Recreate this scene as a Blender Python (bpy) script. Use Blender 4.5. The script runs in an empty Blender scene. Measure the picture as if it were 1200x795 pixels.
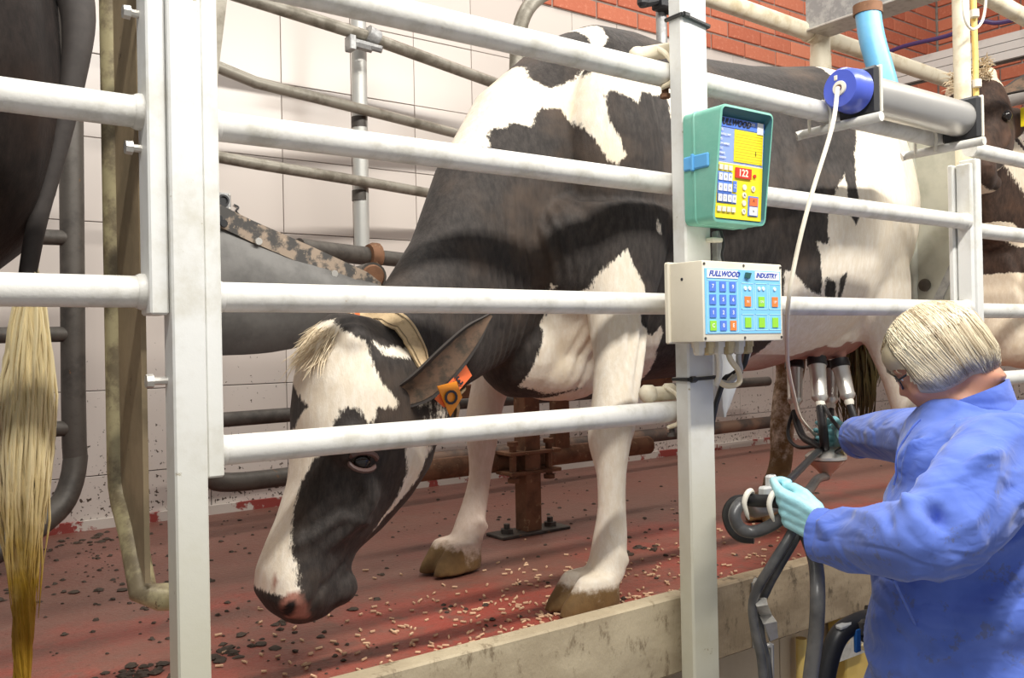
import bpy, bmesh, math, random
import numpy as np
from mathutils import Vector, Matrix, noise

# ---------------------------------------------------------------- camera, world, lights, exposure
scn = bpy.context.scene
COL = scn.collection
cam_data = bpy.data.cameras.new('camera')
cam_data.sensor_width = 36.0
cam_data.lens = 1040.0 / 1200.0 * 36.0
cam_data.clip_start = 0.02
cam_data.clip_end = 100
cam = bpy.data.objects.new('camera', cam_data)
COL.objects.link(cam)
_az, _pi, _ro = math.radians(54.0), math.radians(0.3), math.radians(-1.1)
_f = Vector((math.cos(_az) * math.cos(_pi), math.sin(_az) * math.cos(_pi), math.sin(_pi)))
_r0 = Vector((math.sin(_az), -math.cos(_az), 0))
_u0 = _r0.cross(_f)
_r = _r0 * math.cos(_ro) + _u0 * math.sin(_ro)
_u = -_r0 * math.sin(_ro) + _u0 * math.cos(_ro)
_m = Matrix((_r, _u, -_f)).transposed().to_4x4()
_m.translation = Vector((0, 0, 0.63))
cam.matrix_world = _m
scn.camera = cam
scn.view_settings.view_transform = 'Standard'
scn.view_settings.look = 'None'
scn.view_settings.gamma = 1
scn.view_settings.exposure = 0.0
scn.view_settings.use_curve_mapping = False

world = bpy.data.worlds.new('daylight')
scn.world = world
world.use_nodes = True
world.node_tree.nodes['Background'].inputs['Color'].default_value = (0.96, 0.97, 1.0, 1)
world.node_tree.nodes['Background'].inputs['Strength'].default_value = 0.42

def area(name, loc, target, sx, sy, power, col=(1, 1, 1)):
    d = bpy.data.lights.new(name, 'AREA')
    d.shape = 'RECTANGLE'
    d.size = sx; d.size_y = sy; d.energy = power; d.color = col
    o = bpy.data.objects.new(name, d)
    COL.objects.link(o)
    o.location = loc
    z = (Vector(loc) - Vector(target)).normalized()
    x = Vector((1, 0, 0)); y = z.cross(x).normalized()
    m = Matrix((x, y, z)).transposed().to_4x4(); m.translation = Vector(loc)
    o.matrix_world = m
    return o
# fluorescent strip lamps hung in a row over the milking pit, parallel to the rails
area('pit_strip_lamp', (1.6, 0.05, 2.75), (1.6, 1.5, 1.0), 5.0, 0.10, 185, (1.0, 0.965, 0.90))
# softer row of lamps on the ceiling over the stalls
area('stall_lamp', (2.2, 2.75, 3.9), (2.2, 2.9, 0.0), 5.5, 0.5, 88, (1.0, 0.95, 0.87))

# ---------------------------------------------------------------- small helpers
def V(*a): return Vector(a[0]) if len(a) == 1 else Vector(a)

def srgb(h):
    if isinstance(h, str):
        h = h.lstrip('#'); c = [int(h[i:i + 2], 16) / 255 for i in (0, 2, 4)]
    else:
        c = list(h)
    return tuple(((x / 12.92) if x <= 0.04045 else ((x + 0.055) / 1.055) ** 2.4) for x in c)

class NT:
    def __init__(s, name):
        s.m = bpy.data.materials.new(name); s.m.use_nodes = True
        s.t = s.m.node_tree; s.b = s.t.nodes['Principled BSDF']
        s.tc = s.t.nodes.new('ShaderNodeTexCoord')
    def n(s, kind, **kw):
        x = s.t.nodes.new(kind)
        for k, v in kw.items():
            if k in x.inputs: s.set(x.inputs[k], v)
            else: setattr(x, k, v)
        return x
    def set(s, sock, v):
        if isinstance(v, bpy.types.NodeSocket): s.t.links.new(v, sock)
        elif isinstance(v, bpy.types.Node): s.t.links.new(v.outputs[0], sock)
        else:
            if hasattr(sock.default_value, '__len__') and isinstance(v, (tuple, list)) and len(v) == 3 and len(sock.default_value) == 4: v = (*v, 1)
            sock.default_value = v
    def noise(s, scale, detail=4, rough=0.6, vec=None, dist=0.0):
        x = s.n('ShaderNodeTexNoise'); x.inputs['Scale'].default_value = scale
        x.inputs['Detail'].default_value = detail; x.inputs['Roughness'].default_value = rough
        x.inputs['Distortion'].default_value = dist
        s.set(x.inputs['Vector'], vec if vec is not None else s.tc.outputs['Object'])
        return x.outputs['Fac']
    def mapping(s, scale=(1, 1, 1), loc=(0, 0, 0), rot=(0, 0, 0), src='Object'):
        x = s.n('ShaderNodeMapping'); s.set(x.inputs['Vector'], s.tc.outputs[src])
        x.inputs['Scale'].default_value = scale; x.inputs['Location'].default_value = loc; x.inputs['Rotation'].default_value = rot
        return x.outputs[0]
    def ramp(s, fac, stops, interp='LINEAR'):
        x = s.n('ShaderNodeValToRGB'); s.set(x.inputs['Fac'], fac)
        cr = x.color_ramp; cr.interpolation = interp
        while len(cr.elements) < len(stops): cr.elements.new(0.5)
        for e, (p, c) in zip(cr.elements, stops):
            e.position = p
            if not hasattr(c, '__len__'): c = (c, c, c)
            e.color = (*c, 1)
        return x.outputs['Color']
    def mix(s, fac, a, b):
        x = s.n('ShaderNodeMix'); x.data_type = 'RGBA'
        s.set(x.inputs[0], fac); s.set(x.inputs[6], a); s.set(x.inputs[7], b)
        return x.outputs[2]
    def math(s, op, a, b=None, c=None, clamp=False):
        x = s.n('ShaderNodeMath'); x.operation = op; x.use_clamp = clamp
        s.set(x.inputs[0], a)
        if b is not None: s.set(x.inputs[1], b)
        if c is not None: s.set(x.inputs[2], c)
        return x.outputs[0]
    def smooth(s, v, lo, hi):
        x = s.n('ShaderNodeMapRange'); x.interpolation_type = 'SMOOTHSTEP'
        s.set(x.inputs['Value'], v)
        x.inputs['From Min'].default_value = lo; x.inputs['From Max'].default_value = hi
        return x.outputs[0]
    def attr(s, name):
        x = s.n('ShaderNodeAttribute'); x.attribute_name = name
        return x.outputs['Fac']
    def posz(s):
        g = s.n('ShaderNodeNewGeometry'); p = s.n('ShaderNodeSeparateXYZ')
        s.set(p.inputs[0], g.outputs['Position'])
        return p.outputs
    def rand(s):
        x = s.n('ShaderNodeObjectInfo'); return x.outputs['Random']
    def bump(s, h, strength=0.3, dist=0.01):
        x = s.n('ShaderNodeBump'); x.inputs['Strength'].default_value = strength; x.inputs['Distance'].default_value = dist
        s.set(x.inputs['Height'], h); s.set(s.b.inputs['Normal'], x.outputs[0])
    def out(s, col=None, rough=None, metal=None, spec=None, sheen=None, sss=None):
        if col is not None: s.set(s.b.inputs['Base Color'], col)
        if rough is not None: s.set(s.b.inputs['Roughness'], rough)
        if metal is not None: s.set(s.b.inputs['Metallic'], metal)
        if spec is not None: s.set(s.b.inputs['Specular IOR Level'], spec)
        if sheen is not None: s.b.inputs['Sheen Weight'].default_value = sheen
        if sss is not None:
            s.b.inputs['Subsurface Weight'].default_value = sss
            s.b.inputs['Subsurface Radius'].default_value = (0.02, 0.008, 0.004)
            s.b.inputs['Subsurface Scale'].default_value = 0.3
        return s.m

def worn(name, base, dark, rough=0.5, metal=0.0, scale=14, lo=0.45, hi=0.75, rust=None, rust_lo=0.66, bump=0.15, spec=None):
    """paint or metal with broken-up wear of its own colour, optional rust or dirt flecks"""
    s = NT(name)
    n1 = s.noise(scale, 6, 0.65)
    c = s.mix(s.smooth(n1, lo, hi), base, dark)
    if rust:
        n2 = s.noise(scale * 2.3, 5, 0.7, vec=s.mapping(loc=(3, 1, 2)))
        c = s.mix(s.smooth(n2, rust_lo, rust_lo + 0.05), c, rust)
    n3 = s.noise(scale * 8, 3)
    s.bump(n3, bump, 0.003)
    return s.out(c, s.math('ADD', rough - 0.1, s.math('MULTIPLY', n1, 0.25)), metal, spec)

def plain(name, col, rough=0.5, metal=0.0, var=0.0, scale=20, spec=None, emit=None, sss=None):
    s = NT(name)
    c = col
    if var:
        c = s.mix(s.noise(scale, 4), tuple(x * (1 - var) for x in col), tuple(min(1, x * (1 + var)) for x in col))
    if emit:
        s.b.inputs['Emission Color'].default_value = (*col, 1); s.b.inputs['Emission Strength'].default_value = emit
    return s.out(c, rough, metal, spec, sss=sss)

class MB:
    """collects shapes, then links them as ONE mesh object"""
    def __init__(s): s.v = []; s.f = []
    def add(s, vs, fs):
        o = len(s.v); s.v += [tuple(p) for p in vs]; s.f += [tuple(i + o for i in f) for f in fs]; return s
    def box(s, a, b, bev=0.0, M=None, seg=1):
        a, b = Vector(a), Vector(b)
        bm = bmesh.new(); bmesh.ops.create_cube(bm, size=1)
        sz = b - a; ce = (a + b) / 2
        for v in bm.verts: v.co = Vector((v.co.x * sz.x, v.co.y * sz.y, v.co.z * sz.z)) + ce
        if bev: bmesh.ops.bevel(bm, geom=bm.edges[:], offset=bev, segments=seg, profile=0.6, affect='EDGES')
        s.bm(bm, M); return s
    def bm(s, bm, M=None):
        bm.verts.index_update()
        s.add([(M @ v.co if M else v.co) for v in bm.verts], [[v.index for v in f.verts] for f in bm.faces]); bm.free()
    def ring_tube(s, rings, cap=True):
        n = len(rings[0]); vs = [p for r in rings for p in r]; fs = []
        for i in range(len(rings) - 1):
            for j in range(n):
                k = (j + 1) % n
                fs.append((i * n + j, i * n + k, (i + 1) * n + k, (i + 1) * n + j))
        if cap:
            fs.append(tuple(range(n - 1, -1, -1))); fs.append(tuple((len(rings) - 1) * n + j for j in range(n)))
        return s.add(vs, fs)
    def tube(s, pts, r, seg=14, cap=True, smooth=0, flat=1.0, up=None, closed=False):
        P = [Vector(p) for p in pts]
        R = list(r) if hasattr(r, '__len__') else [r] * len(P)
        if smooth: P, R = spline(P, R, smooth)
        rings = []; prev = None
        for i, p in enumerate(P):
            t = (P[min(i + 1, len(P) - 1)] - P[max(i - 1, 0)]).normalized()
            if prev is None:
                ref = Vector(up) if up else (Vector((0, 0, 1)) if abs(t.z) < 0.9 else Vector((1, 0, 0)))
                a = (ref - t * ref.dot(t)).normalized()
            else:
                a = (prev - t * prev.dot(t)).normalized()
            prev = a; b = t.cross(a)
            rings.append([p + (a * math.cos(q) * flat + b * math.sin(q)) * R[i] for q in [2 * math.pi * j / seg for j in range(seg)]])
        return s.ring_tube(rings, cap)
    def cyl(s, a, b, r, seg=20, r2=None, bev=0.0):
        a, b = Vector(a), Vector(b); r2 = r if r2 is None else r2
        if not bev: return s.tube([a, b], [r, r2], seg)
        d = (b - a).normalized()
        return s.tube([a, a + d * bev, b - d * bev, b], [r - bev, r, r2, r2 - bev], seg)
    def lathe(s, a, axis, prof, seg=24):
        """prof: (distance along the axis, radius)"""
        ax = Vector(axis).normalized(); a = Vector(a)
        ref = Vector((0, 0, 1)) if abs(ax.z) < 0.9 else Vector((1, 0, 0))
        u = (ref - ax * ref.dot(ax)).normalized(); w = ax.cross(u)
        return s.ring_tube([[a + ax * d + (u * math.cos(q) + w * math.sin(q)) * max(r, 1e-4) for q in [2 * math.pi * j / seg for j in range(seg)]] for d, r in prof])
    def prism(s, poly, d):
        """closed 3-D polygon pushed along d"""
        n = len(poly); d = Vector(d); P = [Vector(p) for p in poly]
        vs = P + [p + d for p in P]
        fs = [tuple(range(n)), tuple(range(2 * n - 1, n - 1, -1))] + [(j, (j + 1) % n, (j + 1) % n + n, j + n)[::-1] for j in range(n)]
        return s.add(vs, fs)
    def sphere(s, c, r, seg=16, M=None):
        c = Vector(c); R = Vector(r) if hasattr(r, '__len__') else Vector((r, r, r))
        rings = []
        k = seg // 2
        for i in range(1, k):
            th = math.pi * i / k
            rings.append([c + (M @ Vector((R.x * math.sin(th) * math.cos(p), R.y * math.sin(th) * math.sin(p), R.z * math.cos(th))) if M else Vector((R.x * math.sin(th) * math.cos(p), R.y * math.sin(th) * math.sin(p), R.z * math.cos(th)))) for p in [2 * math.pi * j / seg for j in range(seg)]])
        return s.ring_tube(rings)
    def mesh(s, name):
        me = bpy.data.meshes.new(name); me.from_pydata(s.v, [], s.f)
        bm = bmesh.new(); bm.from_mesh(me)
        bmesh.ops.recalc_face_normals(bm, faces=bm.faces[:])
        for f in bm.faces: f.smooth = True
        for e in bm.edges:
            if len(e.link_faces) == 2 and e.calc_face_angle(0) > 0.6: e.smooth = False
        bm.to_mesh(me); bm.free()
        return me
    def build(s, name, mat, parent=None, **kw):
        return link(name, s.mesh(name), mat, parent, **kw)

def spline(P, R, k):
    P2 = [P[0] * 2 - P[1]] + P + [P[-1] * 2 - P[-2]]; R2 = [R[0]] + R + [R[-1]]
    op = []; orr = []
    for i in range(1, len(P2) - 2):
        for j in range(k):
            t = j / k; a, b, c, d = P2[i - 1], P2[i], P2[i + 1], P2[i + 2]
            op.append(0.5 * ((2 * b) + (-a + c) * t + (2 * a - 5 * b + 4 * c - d) * t * t + (-a + 3 * b - 3 * c + d) * t ** 3))
            a, b, c, d = R2[i - 1], R2[i], R2[i + 1], R2[i + 2]
            orr.append(0.5 * ((2 * b) + (-a + c) * t + (2 * a - 5 * b + 4 * c - d) * t * t + (-a + 3 * b - 3 * c + d) * t ** 3))
    return op + [P[-1]], orr + [R[-1]]

def link(name, me, mat, parent=None, **kw):
    o = bpy.data.objects.new(name, me); COL.objects.link(o)
    if mat is not None:
        if isinstance(mat, (list, tuple)):
            for q in mat: me.materials.append(q)
        else: me.materials.append(mat)
    if parent is not None:
        o.parent = parent
        o.matrix_parent_inverse = parent.matrix_basis.inverted()
    for k, v in kw.items():
        o[k] = v
    return o

def thing(name, label, cat, loc=(0, 0, 0), group=None):
    o = bpy.data.objects.new(name, None); COL.objects.link(o)
    o.location = loc; o.empty_display_size = 0.1
    o['label'] = label; o['category'] = cat
    if group: o['group'] = group
    return o

def tag(o, label, cat, group=None):
    o['label'] = label; o['category'] = cat
    if group: o['group'] = group
    return o

def remeshed(mb, voxel, smooth=6, factor=0.5):
    me = mb.mesh('tmp'); o = bpy.data.objects.new('tmp', me); COL.objects.link(o)
    r = o.modifiers.new('r', 'REMESH'); r.mode = 'VOXEL'; r.voxel_size = voxel; r.use_smooth_shade = True
    if smooth:
        q = o.modifiers.new('s', 'SMOOTH'); q.factor = factor; q.iterations = smooth
    dg = bpy.context.evaluated_depsgraph_get(); dg.update()
    out = bpy.data.meshes.new_from_object(o.evaluated_get(dg))
    bpy.data.objects.remove(o); bpy.data.meshes.remove(me)
    out.materials.clear()
    return out

def get_co(me):
    a = np.empty(len(me.vertices) * 3, np.float32); me.vertices.foreach_get('co', a); return a.reshape(-1, 3)
def get_no(me):
    a = np.empty(len(me.vertices) * 3, np.float32); me.vertex_normals.foreach_get('vector', a); return a.reshape(-1, 3)
def set_co(me, a):
    me.vertices.foreach_set('co', np.ascontiguousarray(a, np.float32).ravel()); me.update()
def put_attr(me, name, val):
    at = me.attributes.new(name, 'FLOAT', 'POINT'); at.data.foreach_set('value', np.ascontiguousarray(val, np.float32))

def sdist(x, y, poly):
    """signed distance to a closed polygon, positive inside"""
    d = np.full(x.shape, 1e9); ins = np.zeros(x.shape, bool)
    n = len(poly)
    for i in range(n):
        ax, ay = poly[i]; bx, by = poly[(i + 1) % n]
        ex, ey = bx - ax, by - ay
        t = np.clip(((x - ax) * ex + (y - ay) * ey) / (ex * ex + ey * ey + 1e-12), 0, 1)
        d = np.minimum(d, (x - ax - t * ex) ** 2 + (y - ay - t * ey) ** 2)
        c = ((ay > y) != (by > y))
        with np.errstate(divide='ignore', invalid='ignore'):
            ins ^= c & (x < (bx - ax) * (y - ay) / (by - ay + 1e-12) + ax)
    d = np.sqrt(d)
    return np.where(ins, d, -d)


# ---------------------------------------------------------------- materials
M_tile = NT('glazed_wall_tile'); _s = M_tile
_P = _s.posz()
_base = _s.mix(_s.rand(), (0.60, 0.535, 0.485), (0.68, 0.615, 0.56))
_sp = _s.noise(52, 3, 0.65); _sp2 = _s.noise(9, 3)
_h = _s.math('MULTIPLY', _s.math('SUBTRACT', 1.05, _P[2], clamp=True), 0.17)      # splashes get thicker near the floor
_spl = _s.smooth(_s.math('ADD', _s.math('ADD', _sp, _h), _s.math('MULTIPLY', _sp2, 0.10)), 0.795, 0.825)
_c = _s.mix(_spl, _base, (0.07, 0.05, 0.035))
M_tile = _s.out(_c, 0.28, 0, 0.5)
M_grout = plain('dark_grout', (0.16, 0.13, 0.11), 0.9)
_s = NT('red_brick'); _n = _s.noise(40, 5, 0.7)
_c = _s.mix(_s.rand(), (0.44, 0.115, 0.060), (0.60, 0.20, 0.11))
_c = _s.mix(_s.smooth(_n, 0.5, 0.8), _c, (0.66, 0.27, 0.17)); _s.bump(_n, 0.4, 0.004); M_brick = _s.out(_c, 0.85)
M_mortar = worn('mortar', (0.36, 0.31, 0.27), (0.25, 0.21, 0.18), 0.95, scale=30)
_s = NT('red_floor_mat')
_n1 = _s.noise(2.2, 5, 0.6); _n2 = _s.noise(14, 6, 0.7); _n3 = _s.noise(70, 3, 0.6); _P = _s.posz()
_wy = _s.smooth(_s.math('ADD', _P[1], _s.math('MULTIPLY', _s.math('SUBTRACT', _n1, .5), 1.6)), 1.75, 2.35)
_c = _s.mix(_s.smooth(_n1, 0.35, 0.65), (0.345, 0.062, 0.042), (0.26, 0.090, 0.060))
_c = _s.mix(_s.smooth(_n2, 0.48, 0.72), _c, (0.20, 0.095, 0.068))
_c = _s.mix(_s.smooth(_n3, 0.63, 0.72), _c, (0.11, 0.055, 0.035))
_c = _s.mix(_s.math('MULTIPLY', _wy, .8), _c, _s.mix(_n2, (0.135, 0.062, 0.045), (0.20, 0.105, 0.078)))      # darker, browner away from the pit edge: the cows' shade painted into the mat
_s.bump(_s.math('ADD', _n3, _n2), 0.5, 0.008); M_floor = _s.out(_c, _s.math('ADD', 0.32, _s.math('MULTIPLY', _n2, 0.35)), 0, 0.5)
def kerb_mat(name, a, b, c):
    _s = NT(name)
    _n1 = _s.noise(3.5, 6, 0.65, vec=_s.mapping(scale=(1, 1, 2.5))); _n2 = _s.noise(26, 5, 0.75, vec=_s.mapping(scale=(1, 1, .5)))
    _c = _s.mix(_s.smooth(_n1, 0.38, 0.62), a, b)
    _c = _s.mix(_s.smooth(_n2, 0.52, 0.68), _c, c); _s.bump(_n2, 0.5, 0.006); return _s.out(_c, 0.8)
M_kerb = kerb_mat('kerb_board', (0.48, 0.40, 0.27), (0.36, 0.29, 0.19), (0.20, 0.15, 0.09))
M_kerb2 = kerb_mat('kerb_board_brown', (0.38, 0.29, 0.185), (0.24, 0.175, 0.105), (0.10, 0.07, 0.04))
M_rail = worn('galvanised_rail', (0.70, 0.685, 0.64), (0.52, 0.50, 0.44), 0.42, 0.0, 16, 0.42, 0.72, rust=(0.42, 0.30, 0.19), rust_lo=0.70, spec=0.5)
_s = NT('galvanised_post'); _P = _s.posz(); _n = _s.noise(10, 6, .65); _n2 = _s.noise(34, 5, .7)
_c = _s.mix(_s.smooth(_n, .45, .75), (0.74, 0.74, 0.71), (0.60, 0.58, 0.51))
_g = _s.smooth(_s.math('ADD', _P[2], _s.math('MULTIPLY', _n, .35)), .85, .25)      # splashed with muck lower down
_c = _s.mix(_s.math('MULTIPLY', _g, .75), _c, (0.50, 0.47, 0.33)); _c = _s.mix(_s.smooth(_n2, .68, .74), _c, (0.36, 0.31, 0.20)); _s.bump(_n2, .15, .003)
M_post = _s.out(_c, .45, 0, .5)
M_cream = worn('cream_pipe_paint', (0.76, 0.69, 0.53), (0.58, 0.48, 0.31), 0.45, 0.0, 13, 0.45, 0.7, rust=(0.40, 0.23, 0.10), rust_lo=0.70)
M_back = worn('dull_galvanised_pipe', (0.31, 0.285, 0.235), (0.17, 0.15, 0.115), 0.45, 0.3, 12, 0.42, 0.65, rust=(0.22, 0.13, 0.06), rust_lo=0.68)
M_dark = worn('dark_grimy_pipe', (0.10, 0.088, 0.075), (0.05, 0.043, 0.037), 0.5, 0.2, 12, 0.4, 0.7, rust=(0.22, 0.11, 0.05), rust_lo=0.66)
M_rust = worn('rusty_steel', (0.235, 0.115, 0.060), (0.13, 0.065, 0.035), 0.75, 0.2, 18, 0.4, 0.7, rust=(0.33, 0.20, 0.11), rust_lo=0.60)
M_plate = worn('weathered_plate', (0.165, 0.158, 0.148), (0.105, 0.10, 0.094), 0.55, 0.2, 9, 0.4, 0.7, rust=(0.34, 0.24, 0.16), rust_lo=0.70)
M_flange = worn('scuffed_flange', (0.36, 0.28, 0.21), (0.08, 0.075, 0.07), 0.7, 0.1, 24, 0.44, 0.56, rust=(0.50, 0.38, 0.27), rust_lo=0.62)
M_panel = worn('galvanised_sheet', (0.50, 0.50, 0.43), (0.38, 0.38, 0.32), 0.5, 0.2, 7, 0.4, 0.7, rust=(0.16, 0.13, 0.10), rust_lo=0.74)
M_tan = worn('stained_sheet', (0.33, 0.25, 0.15), (0.22, 0.17, 0.10), 0.6, 0.1, 7, 0.4, 0.7, rust=(0.12, 0.08, 0.05), rust_lo=0.66)
M_olive = worn('olive_stained_pipe', (0.42, 0.36, 0.20), (0.18, 0.14, 0.08), 0.45, 0.15, 16, 0.42, 0.62, rust=(0.12, 0.08, 0.04), rust_lo=0.66)
M_galv = worn('spangled_zinc', (0.44, 0.44, 0.43), (0.30, 0.30, 0.30), 0.5, 0.5, 26, 0.40, 0.60)
M_steel = plain('stainless_steel', (0.68, 0.655, 0.61), 0.34, 0.75, var=0.10, scale=8)
M_zinc = worn('zinc_bolt', (0.58, 0.56, 0.52), (0.40, 0.38, 0.34), 0.4, 0.6, 30)
M_black = plain('black_rubber', (0.018, 0.018, 0.020), 0.42, var=0.3)
M_blackp = plain('black_plastic', (0.022, 0.022, 0.024), 0.5)
_s = NT('grey_milk_hose'); _c = _s.mix(_s.smooth(_s.noise(14, 4), 0.4, 0.7), (0.060, 0.060, 0.062), (0.13, 0.125, 0.12)); M_hose = _s.out(_c, 0.33, 0, 0.5)
M_teal = worn('teal_plastic', (0.17, 0.46, 0.36), (0.22, 0.50, 0.40), 0.42, 0, 9, 0.45, 0.7)
M_tealin = plain('dark_teal_plastic', (0.035, 0.14, 0.17), 0.5)
M_bluecap = plain('blue_plastic_cap', (0.075, 0.115, 0.56), 0.30, spec=0.6)
M_bluepipe = worn('blue_pipe', (0.14, 0.42, 0.68), (0.20, 0.46, 0.68), 0.35, 0, 9)
M_skyclip = plain('sky_blue_plastic', (0.12, 0.42, 0.80), 0.4)
M_cbox = worn('cream_plastic_box', (0.78, 0.72, 0.58), (0.70, 0.63, 0.48), 0.45, 0, 6, 0.5, 0.8)
M_white = plain('white_label', (0.85, 0.85, 0.83), 0.5)
M_wplastic = plain('off_white_plastic', (0.74, 0.70, 0.60), 0.45, var=0.1)
M_yel = plain('yellow_label', (0.90, 0.72, 0.02), 0.45)
M_blab = plain('blue_label', (0.10, 0.22, 0.72), 0.45)
M_lblab = plain('light_blue_label', (0.27, 0.38, 0.80), 0.45)
M_sky = plain('sky_blue_label', (0.22, 0.58, 0.88), 0.45)
M_skyl = plain('pale_blue_line', (0.50, 0.80, 0.95), 0.45)
M_ink = plain('black_ink', (0.02, 0.02, 0.03), 0.5)
M_navy = plain('navy_ink', (0.02, 0.06, 0.40), 0.5)
M_orange = plain('orange_key', (0.85, 0.24, 0.05), 0.45)
M_green = plain('lime_key', (0.32, 0.70, 0.05), 0.45)
M_red = plain('red_display', (0.62, 0.045, 0.030), 0.3)
M_led = plain('lit_red_digits', (1.0, 0.42, 0.32), 0.4, emit=1.6)
M_brass = worn('dull_brass', (0.62, 0.50, 0.28), (0.42, 0.33, 0.18), 0.4, 0.5, 30)
M_cord = plain('white_cord', (0.80, 0.73, 0.60), 0.6, var=0.1)
M_yellowp = worn('yellow_pipe', (0.80, 0.58, 0.17), (0.74, 0.60, 0.35), 0.4, 0, 8)
M_tie = plain('black_cable_tie', (0.03, 0.03, 0.03), 0.4)
M_pit = worn('pit_tile_tan', (0.62, 0.50, 0.34), (0.55, 0.43, 0.28), 0.5, 0, 5)
M_purple = plain('purple_cable', (0.06, 0.03, 0.12), 0.5)
M_tray = worn('grey_cable_tray', (0.52, 0.50, 0.47), (0.42, 0.40, 0.37), 0.5, 0, 8)
M_cloth = plain('grey_white_plastic', (0.55, 0.55, 0.53), 0.5, var=0.15, scale=14)


# ---------------------------------------------------------------- the setting
RX0, RX1 = -2.2, 6.42
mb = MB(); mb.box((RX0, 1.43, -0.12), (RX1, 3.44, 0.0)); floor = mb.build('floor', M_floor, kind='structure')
mb = MB(); mb.box((RX0, 3.44, -0.9), (RX1 + .2, 3.60, 3.5)); wall_b = mb.build('wall_back', M_grout, kind='structure')
mb = MB(); mb.box((RX1 + .01, 1.2, -0.9), (RX1 + .2, 3.44, 3.5)); wall_r = mb.build('wall_right', M_mortar, kind='structure')
mb = MB(); mb.box((2.1, 3.432, 2.303), (RX1 + .01, 3.441, 3.5)); mb.build('trim_1', M_mortar, kind='structure')
mb = MB(); mb.box((RX0, 3.415, 0.0), (RX1, 3.43, 0.035)); mb.build('baseboard_back', worn('floor_edge_strip', (0.62, 0.56, 0.50), (0.30, 0.05, 0.04), 0.6, 0, 6, 0.52, 0.56), kind='structure')
mb = MB(); mb.box((RX0, 1.47, -1.0), (RX1, 1.60, -0.12)); pit_w = mb.build('wall_front', M_grout, kind='structure')
mb = MB(); mb.box((RX0, -1.2, -1.06), (RX1, 1.47, -0.98)); mb.build('floor.001', worn('pit_floor', (0.30, 0.27, 0.24), (0.2, 0.18, 0.16), 0.6), kind='structure')
random.seed(4)
_tiles = {}
def slab(w, h, t, axis, bev):
    k = (round(w, 3), round(h, 3), t, axis)
    if k not in _tiles:
        m = MB()
        if axis == 'y':
            fr = [(bev, 0, bev), (w - bev, 0, bev), (w - bev, 0, h - bev), (bev, 0, h - bev)]; bk = [(0, bev, 0), (w, bev, 0), (w, bev, h), (0, bev, h)]; b2 = [(x, t, z) for x, _, z in bk]
        else:
            fr = [(0, bev, bev), (0, w - bev, bev), (0, w - bev, h - bev), (0, bev, h - bev)]; bk = [(bev, 0, 0), (bev, w, 0), (bev, w, h), (bev, 0, h)]; b2 = [(t, y, z) for _, y, z in bk]
        m.add(fr + bk + b2, [(0, 1, 2, 3), (0, 4, 5, 1), (1, 5, 6, 2), (2, 6, 7, 3), (3, 7, 4, 0), (4, 8, 9, 5), (5, 9, 10, 6), (6, 10, 11, 7), (7, 11, 8, 4)])
        me = m.mesh('slab')
        for p in me.polygons: p.use_smooth = False
        _tiles[k] = me
    return _tiles[k]
def lay(name, me, loc, mat, parent):
    o = bpy.data.objects.new(name, me); COL.objects.link(o); o.location = loc; o.parent = parent
    if not me.materials: me.materials.append(mat)
    return o
TW, TH = 0.308, 0.302
for i in range(-8, 19):
    x0 = 0.75 + TW * i
    w = min(TW, RX1 - x0)
    if w < .02: continue
    for j in range(8):
        z0 = 0.0 if j == 0 else 0.188 + TH * (j - 1)
        h = 0.188 if j == 0 else TH
        lay('wall_tile', slab(w - .003, h - .003, .008, 'y', .0012), (x0 + .0015, 3.431 + random.uniform(-.0006, .0006), z0 + .0015), M_tile, wall_b)
BW, BH = 0.292, 0.0935
for j in range(11):
    z0 = 2.307 + BH * j
    for i in range(-1, 15):
        x0 = 2.2 + BW * (i + (0.5 if j % 2 else 0)); x1 = min(x0 + BW, RX1 - .002)
        if x1 - x0 < .04: continue
        lay('brick', slab(x1 - x0 - .012, BH - .013, .02, 'y', .003), (x0, 3.422 + random.uniform(-.002, .002), z0), M_brick, wall_b)
for j in range(-3, 11):
    z0 = 2.307 + BH * j
    for i in range(8):
        y1 = 3.425 - BW * (i - (0.5 if j % 2 else 0)); y0 = y1 - BW
        y1 = min(y1, 3.425)
        if y1 - y0 < .04: continue
        lay('brick', slab(y1 - y0 - .012, BH - .013, .02, 'x', .003), (RX1 - .006 + random.uniform(-.002, .002), y0, z0), M_brick, wall_r)
for i in range(7):
    for j in range(7):
        z0 = 0.0 if j == 0 else 0.188 + TH * (j - 1); h = 0.188 if j == 0 else TH
        lay('wall_tile', slab(TW - .003, h - .003, .008, 'x', .0012), (RX1 + .001, 3.43 - TW * (i + 1), z0), M_tile, wall_r)
for i in range(20):
    for j in range(2):
        lay('pit_tile', slab(.297, .297, .008, 'y', .0015), (0.40 + .3 * i, 1.462, -.43 - .3 * j), M_pit, pit_w)

# kerb boards along the pit edge
def kerb(x0, x1, label, M_kerb):
    mb = MB(); mb.box((x0, 1.385, -0.108), (x1, 1.43, 0.062), .004)
    o = mb.build('kerb_board', M_kerb)
    return tag(o, label, 'kerb')
kb1 = kerb(-2.2, 1.487, 'long stained kerb board on the pit edge left of the control-box post', M_kerb)
kb2 = kerb(1.491, 6.4, 'stained kerb board on the pit edge running right behind the woman', M_kerb2)


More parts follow.
